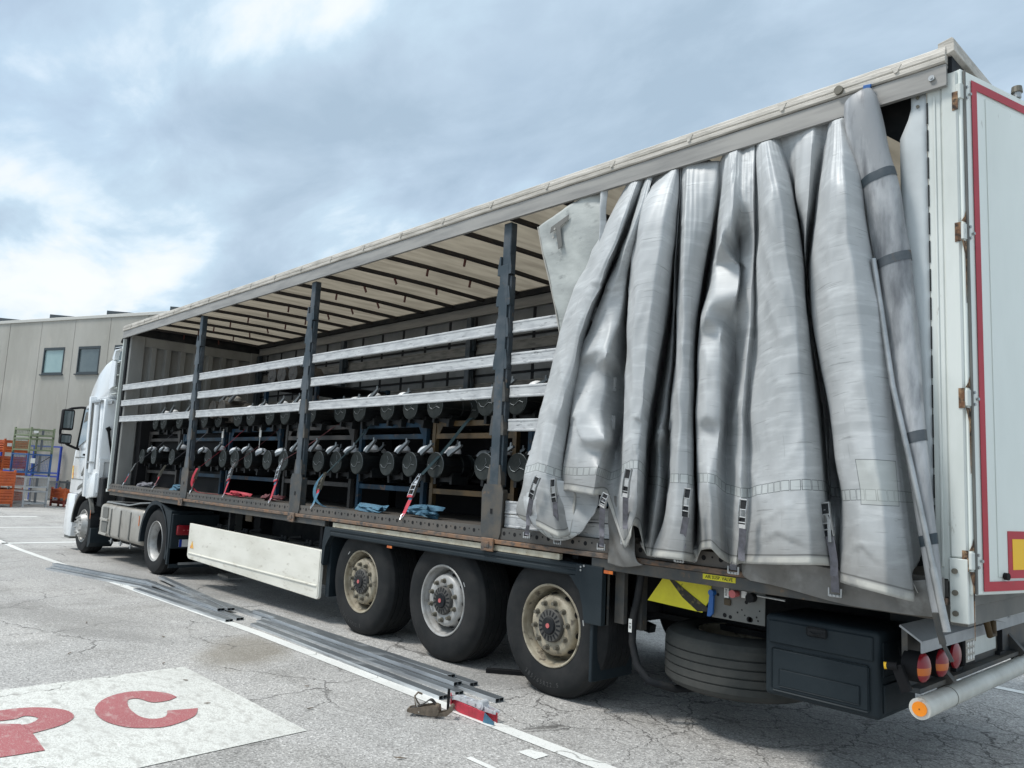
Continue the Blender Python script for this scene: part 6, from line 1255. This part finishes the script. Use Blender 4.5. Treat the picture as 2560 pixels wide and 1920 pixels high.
for i, x in enumerate([-3.4 - .47 * k_ for k_ in range(14)]):
    t = place(x, .80, 2.268, 'black drum in the second row back on the upper shelf', GU2); t = place(x - .2, 1.30, 2.28, 'black drum in the third row back on the upper shelf', 'black drums in the third row back, upper shelf'); t = place(x, .80, 1.69, 'black drum in the second row back on the lower shelf', GD2)
dd = drum('dusty brown drum on the small upper rack, leftmost', 'dusty brown drums on the small upper rack', True); GT = 'dusty brown drums on the small upper rack'
for i, (x, z) in enumerate(((-9.65, 2.96), (-9.35, 2.96), (-9.0, 2.96))):
    t = dd if i == 0 else copy_tree(dd); t.location = (x, .95, z); t.scale = (1.15, 1.15, 1.15); t['label'] = 'dusty brown drum with pale cap, %s on the small upper rack' % ('leftmost', 'middle', 'rightmost')[i]; t['group'] = GT
for i, (x, z) in enumerate(((-10.0, 2.40), (-9.68, 2.40))):
    t = copy_tree(dd); t.location = (x, .24, z); t['label'] = 'dusty brown drum with pale cap behind the third slat, %s one' % ('left', 'right')[i]; t['group'] = 'dusty brown drums behind the third slat'
# dark covered load up front; black backings added to darken behind other racks
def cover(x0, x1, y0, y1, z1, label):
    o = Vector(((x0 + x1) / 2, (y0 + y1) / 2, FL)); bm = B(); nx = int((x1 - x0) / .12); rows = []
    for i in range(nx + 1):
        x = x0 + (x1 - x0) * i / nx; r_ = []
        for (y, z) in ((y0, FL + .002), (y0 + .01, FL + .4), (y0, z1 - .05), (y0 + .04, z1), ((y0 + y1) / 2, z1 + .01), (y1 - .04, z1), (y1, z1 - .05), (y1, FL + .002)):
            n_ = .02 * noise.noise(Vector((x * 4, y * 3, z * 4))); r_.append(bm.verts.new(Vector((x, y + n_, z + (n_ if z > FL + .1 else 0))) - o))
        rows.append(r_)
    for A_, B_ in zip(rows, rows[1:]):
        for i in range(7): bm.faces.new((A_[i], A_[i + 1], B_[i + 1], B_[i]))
    bm.faces.new(rows[0]); bm.faces.new(rows[-1][::-1]); ob = link('load_or_backing', bm, m_grease, smooth=50); ob.location = o; tag(ob, label, 'covered load', 'dark covered loads behind the racks')
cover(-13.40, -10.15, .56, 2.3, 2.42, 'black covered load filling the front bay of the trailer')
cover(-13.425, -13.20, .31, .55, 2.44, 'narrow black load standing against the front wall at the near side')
cover(-9.95, -6.9, 1.30, 2.3, 2.12, 'added black backing darkening the space behind the racks between the forward and middle posts')
cover(-6.75, -3.55, 1.30, 2.3, 2.12, 'added black backing darkening the space behind the racks between the middle and rear posts')
cover(-3.4, -.5, .70, 2.3, 2.12, 'added black backing darkening the space behind the gathered curtain')
# tags hanging on the racks
for x, lab in ((-8.82, 'white paper tag on the blue rack left of the middle post'), (-10.05, 'white paper tag hanging beside the forward post')):
    bm = B(); box(bm, x, x + .06, .436, .439, 2.0, 2.13); box(bm, x + .02, x + .03, .437, .44, 1.85, 2.0); tag(link('paper_tag', bm, m_note), lab, 'tag')
m_webdark = M('dark_teal_webbing', (.022, .04, .046), .9, spec=.15)
# tie-down straps from the floor rail up to the racks
def tie(i, hook, rt, top, mweb, mlow, label, style=0, tail=None):
    t = thing('ratchet_strap', label, 'strap', hook, group='ratchet straps tying the racks to the side rail')
    H = Vector(hook); o = -H; Rv = Vector(rt); T = Vector(top)
    def lk(n, bm, m, p=None): bmesh.ops.translate(bm, verts=bm.verts[:], vec=o); return link(n, bm, m, p or t, smooth=50)
    d = (Rv - H).normalized(); sd_ = d.cross(Vector((0, 1, 0))).normalized(); a = H.lerp(Rv, .5); wv = sd_ * .055
    bm = B(); ribbon(bm, [H + d * .04, H.lerp(Rv, .3) + Vector((.004, -.004, 0)), a], [tuple(wv * .8), tuple(wv), tuple(wv)]); lk('webbing', bm, mlow)
    bm = B(); ribbon(bm, [Rv, Rv.lerp(T, .5) + Vector((0, .01, -.01)), T, T + Vector((.02, .06, .03))], [tuple(wv)] * 4); lk('webbing', bm, mweb)
    bm = B(); ribbon(bm, [a + Vector((0, -.01, 0)), a.lerp(Rv, .2) + Vector((.01, -.03, -.03)), a.lerp(Rv, .05) + Vector((0, -.025, -.06))], [tuple(wv * .9)] * 3); lk('webbing_loop', bm, m_webblue if style != 2 else m_webred)
    # ratchet
    bm = B(); n_ = d.cross(sd_).normalized(); n_ = -n_ if n_.y > 0 else n_
    w_ = .036; hb = .012
    if style == 3:
        beam(bm, a.lerp(Rv, .3), Rv, .055, .012, up=n_, mi=0)
    else:
        for s_ in (-1, 1):
            beam(bm, a + sd_ * s_ * w_ + n_ * .01, a.lerp(Rv, .55) + sd_ * s_ * w_ + n_ * .02, .006, .03, up=n_); beam(bm, a.lerp(Rv, .55) + sd_ * s_ * w_ + n_ * .02, Rv + sd_ * s_ * w_ * .35 + n_ * .012, .006, .022, up=n_)
        for q in (.08, .3, .52, .72, .9):
            c = a.lerp(Rv, q) + n_ * .012; ww = w_ if q < .6 else w_ * (1 - (q - .55) * 1.3); cyl(bm, c - sd_ * ww, c + sd_ * ww, .007 if q != .52 else .012, n=8)
        beam(bm, a.lerp(Rv, .56) + n_ * .022, a.lerp(Rv, .66) + n_ * .024, .04, .004, up=n_)
    lk('ratchet', bm, m_zinc if style in (3,) else (m_chrome if style != 2 else m_nut))
    if style in (0,): bm = B(); beam(bm, a - sd_ * .04 + n_ * .015, a + sd_ * .04 + n_ * .015, .022, .016, up=n_); lk('red_grip', bm, m_webred)
    bm = B(); tube(bm, [H + Vector((0, -.012, .0)), H + sd_ * -.018 + d * .035 + Vector((0, -.006, 0)), H + sd_ * -.022 + d * .06, H + sd_ * .022 + d * .06, H + sd_ * .018 + d * .035 + Vector((0, -.006, 0)), H + Vector((0, -.012, 0)), H + Vector((0, .01, -.012))], .004, n=6); lk('hook', bm, m_chrome)
    if tail:
        bm = B(); ribbon(bm, [Vector(q) for q in tail], [(.05, .01, 0)] * len(tail)); lk('webbing_tail', bm, m_webblue if mweb is m_webdark else mweb)
tie(1, (-4.764, -.012, 1.165), (-4.775, .20, 1.59), (-4.42, .44, 2.12), m_webdark, m_webred, 'red strap with bright ratchet nearest the rear post')
tie(2, (-6.444, -.012, 1.17), (-6.55, .20, 1.56), (-6.08, .44, 2.12), m_webdark, m_webblue, 'pale blue strap with dark ratchet and a long hanging tail', 2, [(-6.56, .18, 1.55), (-6.62, .12, 1.42), (-6.58, .10, 1.28), (-6.42, .12, 1.20), (-6.2, .16, 1.192), (-6.0, .2, 1.192)])
tie(3, (-7.447, -.012, 1.175), (-7.58, .20, 1.70), (-6.90, .47, 2.12), m_webmar, m_webred, 'red strap with bright ratchet beside the middle post')
tie(4, (-8.761, -.012, 1.18), (-8.96, .20, 1.63), (-8.30, .47, 2.12), m_webmar, m_webred, 'red strap with bright ratchet and white label left of the middle post')
tie(5, (-9.875, -.012, 1.18), (-10.02, .15, 1.56), (-9.36, .47, 2.12), m_webred, m_rackbrown, 'slack red strap sagging in a loop beside the forward post', 2, [(-9.86, .05, 1.54), (-9.93, .03, 1.42), (-9.95, .03, 1.30), (-9.82, .06, 1.21), (-9.6, .12, 1.20), (-9.3, .14, 1.20)])
tie(6, (-11.384, -.012, 1.18), (-11.50, .20, 1.55), (-10.60, .47, 2.12), m_web, m_webmar, 'grey and maroon strap in the bay beside the forward post', 2)
tie(7, (-12.807, -.012, 1.185), (-12.95, .20, 1.56), (-12.0, .47, 2.12), m_web, m_webred, 'red strap with flat grey handle nearest the front corner', 3)
# heaps of loose webbing on the deck
def heap(x, y, mat, label, n=8, rx=.28, ry=.12, rh=.10, seed=1, group=None):
    rnd = random.Random(seed); bm = B(); pts = []; ws = []
    for i in range(n * 3):
        a = i * 1.9 + rnd.uniform(-.5, .5); k_ = rnd.uniform(.25, 1); pts.append((x + rx * k_ * math.cos(a), y + ry * k_ * math.sin(a) * (1 if True else 1), FL + .012 + rnd.random() * rh + (.02 if i % 3 == 0 else 0)))
        b_ = rnd.uniform(-1, 1); ws.append((.014 * b_, .018, .030 * (1 if rnd.random() > .35 else .3)))
    ribbon(bm, pts, ws, sub=7, thick=.003); o = link('webbing_heap', bm, mat, smooth=60); tag(o, label, 'webbing', group); return o
heap(-4.85, .28, m_webblue, 'heap of pale blue webbing on the deck beside the bright ratchet', rx=.34, seed=3)
heap(-5.75, .30, m_webblue, 'loose blue webbing coils on the deck under the ochre rack corner', rx=.36, rh=.05, seed=5)
heap(-8.95, .26, m_webred, 'heap of bright red webbing on the deck left of the middle post', rx=.40, seed=8, rh=.05)
heap(-7.95, .26, m_webmar, 'heap of faded maroon webbing on the deck beside the middle post', rx=.28, seed=11, rh=.05)
heap(-10.95, .22, m_webblue, 'small heap of blue webbing in the forward bay', rx=.26, seed=13, rh=.07)
heap(-12.3, .22, m_web, 'small heap of grey webbing near the front corner', rx=.42, seed=17, rh=.05)

# ================================================================ THINGS ON THE GROUND
def profile_tube(p, q, zb, label, w_=.082, h_=.030, roll=0):
    p, q = Vector((*p, gz(p[0]) + zb + h_ / 2)), Vector((*q, gz(q[0]) + zb + h_ / 2)); mid = (p + q) / 2; d = (q - p).normalized(); s = d.cross(Vector((0, 0, 1))).normalized(); u = s.cross(d)
    bm = B()
    def ring(c, a, b_): return [bm.verts.new(c - mid + s * i * a / 2 + u * j * b_ / 2) for i, j in ((-1, -1), (1, -1), (1, 1), (-1, 1))]
    nseg = 6; o_ = [ring(p.lerp(q, i / nseg), w_, h_) for i in range(nseg + 1)]; t_ = .003
    i0, i1 = ring(p, w_ - 2 * t_, h_ - 2 * t_), ring(q, w_ - 2 * t_, h_ - 2 * t_)
    for A_, B_ in zip(o_, o_[1:]):
        for k_ in range(4): bm.faces.new((A_[k_], A_[(k_ + 1) % 4], B_[(k_ + 1) % 4], B_[k_])).material_index = (k_ % 2)  # side faces take the paler of the two steels
    for k_ in range(4):
        bm.faces.new((i0[k_], i1[k_], i1[(k_ + 1) % 4], i0[(k_ + 1) % 4]))
        bm.faces.new((o_[0][k_], i0[k_], i0[(k_ + 1) % 4], o_[0][(k_ + 1) % 4])); bm.faces.new((o_[-1][k_], o_[-1][(k_ + 1) % 4], i1[(k_ + 1) % 4], i1[k_]))
    beam(bm, p - mid + d * .002, q - mid - d * .002, .003, h_ - 2 * t_, mi=0)
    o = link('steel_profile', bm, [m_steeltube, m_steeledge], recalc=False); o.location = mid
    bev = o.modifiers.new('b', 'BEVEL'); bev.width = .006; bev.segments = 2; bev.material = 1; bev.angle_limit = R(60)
    tag(o, label, 'steel profile', 'steel profiles lying on the ground'); return o
PT = [
 ((-12.30, -1.10), (-9.48, -.56), .0, 'flat steel profile of the far bundle lying nearest the camera side'),
 ((-12.55, -.98), (-9.62, -.46), .0, 'flat steel profile in the middle of the far bundle'),
 ((-12.95, -.86), (-9.95, -.38), .0, 'flat steel profile of the far bundle reaching furthest forward'),
 ((-12.60, -.93), (-9.75, -.42), .027, 'flat steel profile resting on top of the far bundle'),
 ((-9.45, -.74), (-6.68, -.72), .0, 'flat steel profile touching the white line in the middle bundle'),
 ((-9.60, -.60), (-6.72, -.585), .0, 'flat steel profile under the two crossing ones in the middle bundle'),
 ((-10.12, -.43), (-7.23, -.575), .028, 'lower crossing steel profile laid over the middle bundle'),
 ((-10.35, -.12), (-7.20, -.475), .028, 'upper crossing steel profile starting beside the tractor wheel'),
 ((-9.4, -.30), (-6.64, -.345), .0, 'flat steel profile of the middle bundle nearest the white side panel'),
 ((-6.36, -.60), (-3.205, -.655), .0, 'flat steel profile of the near bundle lying beside the white line'),
 ((-6.50, -.47), (-3.225, -.49), .0, 'near bundle profile with its open end sticking out between two others'),
 ((-6.40, -.36), (-3.36, -.395), .027, 'near bundle profile lying on top of its neighbours'),
 ((-6.60, -.36), (-2.93, -.36), .0, 'near bundle profile reaching furthest back towards the last wheel'),
 ((-7.10, -.25), (-3.36, -.235), .0, 'dark near bundle profile closest to the trailer wheels'),
 ((-6.95, -.30), (-3.55, -.305), .029, 'near bundle profile stacked on top beside the wheels')]
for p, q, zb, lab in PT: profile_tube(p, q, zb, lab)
# rusty ratchet
t = thing('ratchet', 'rusty brown ratchet buckle lying on the asphalt left of the red strap', 'ratchet', (-2.94, -.98, 0), rotz=R(40)); t.scale = (1.08, 1.1, 1.45)
bm = B()
for s_ in (-1, 1):
    prism(bm, [(-.135, .018), (-.13, .034), (-.05, .045), (.03, .058), (.06, .052), (.065, .025), (.03, .008), (-.05, .012)], 'y', s_ * .030, s_ * .034); prism(bm, [(.03, .02), (.10, .03), (.145, .055), (.15, .04), (.11, .012), (.04, .008)], 'y', s_ * .024, s_ * .028)
link('side_plates', bm, m_brownratchet, t)
bm = B(); cyl(bm, (.04, -.04, .033), (.04, .04, .033), .022, n=14); cyl(bm, (.135, -.034, .045), (.135, .034, .045), .014, n=12); cyl(bm, (-.13, -.032, .026), (-.13, .032, .026), .008, n=10); link('axles', bm, m_brownratchet, t, smooth=40)
bm = B(); tube(bm, [(-.06, .0, .03), (-.09, -.01, .05), (-.10, 0, .085), (-.085, .02, .098), (-.06, .03, .09)], .005, n=8); tube(bm, [(-.05, .0, .035), (-.085, .02, .055), (-.10, 0, .085)], .004, n=8); tube(bm, [(-.10, 0, .082), (-.075, -.02, .04), (-.06, -.035, .02)], .003, n=8, mi=1); link('hook', bm, [m_brownratchet, m_tank], t, smooth=60)
bm = B(); ribbon(bm, [(-.12, .0, .03), (-.05, .0, .05), (.0, .0, .075), (.03, .0, .06)], [(0, .045, 0)] * 4); link('webbing', bm, m_rackbrown, t)
m_zinc2 = M('pale_zinc', (.66, .68, .70), .38, .3)
# folded red strap with bright ratchet
t = thing('folded_strap', 'folded red webbing strap with white ratchet and blue label on the painted line', 'strap', (-2.80, -.74, 0), rotz=R(10)); t.scale = (1, 1, 1.25)
bm = B()
ribbon(bm, [(-.21, .03, .045), (-.10, -.012, .034), (.0, -.03, .028), (.10, -.045, .026), (.16, -.055, .025)], [(0, -.004, .056)] * 5, thick=.006)
ribbon(bm, [(-.21, .03, .05), (-.185, .0, .06), (-.16, -.02, .05)], [(0, .0, .06)] * 3, thick=.005); ribbon(bm, [(-.20, .05, .035), (.0, .03, .026), (.20, .005, .026), (.225, -.01, .026)], [(0, -.004, .05)] * 4, thick=.005)
link('webbing', bm, m_webred, t, smooth=50)
bm = B(); prism(bm, [(.155, .004), (.245, .000), (.245, .018), (.165, .052)], 'y', -.066, -.060); link('blue_label', bm, m_webblue, t)
bm = B()
for y in (-.02, .025): prism(bm, [(-.19, .075), (-.10, .088), (.02, .082), (.10, .085), (.13, .07), (.22, .058), (.22, .045), (.12, .045), (.03, .055), (-.10, .065), (-.19, .065)], 'y', y, y + .006)
for x, z in ((-.15, .07), (-.08, .075), (-.02, .068), (.05, .065), (.12, .06), (.20, .052)): cyl(bm, (x, -.02, z), (x, .031, z), .009, n=10)
cyl(bm, (.095, -.030, .072), (.095, .036, .072), .026, n=18); cyl(bm, (.095, -.034, .072), (.095, -.0305, .072), .014, n=12); link('ratchet', bm, m_zinc2, t, smooth=40)
bm = B(); box(bm, -.190, -.166, -.034, -.028, .0, .10, .002); cyl(bm, (-.178, -.031, .10), (-.178, -.031, .116), .009, n=10); link('black_keeper', bm, m_grease, t)
# black bar by the last wheel
bm = B(); beam(bm, (-3.64, .14, .018), (-3.30, .42, .018), .06, .03); tag(link('black_bar', bm, m_grease), 'black flat bar on the asphalt beside the last trailer wheel', 'bar')
# a few leaves and stones on the asphalt
rnd = random.Random(4)
bm = B(); SC = ((-4.61, -1.95), (-3.97, -2.05), (-6.2, -1.55), (-7.3, -1.9), (-5.2, -1.9), (-3.5, -1.55), (-4.0, -1.3), (-2.4, -1.6), (-5.9, -2.4))
for i, (x, y) in enumerate(SC):
    bm = B(); a = rnd.uniform(0, 3); L_ = rnd.uniform(.018, .04); c, s_ = math.cos(a), math.sin(a)
    prism(bm, [(x + c * L_, y + s_ * L_), (x + -s_ * .007, y + c * .007), (x - c * L_, y - s_ * L_), (x + s_ * .007, y - c * .007)], 'z', gz(x) + .009, gz(x) + .013)
    tag(link('dry_leaf', bm, m_brownratchet), 'small dark dry leaf lying on the asphalt', 'leaf', 'dry leaves scattered on the asphalt')
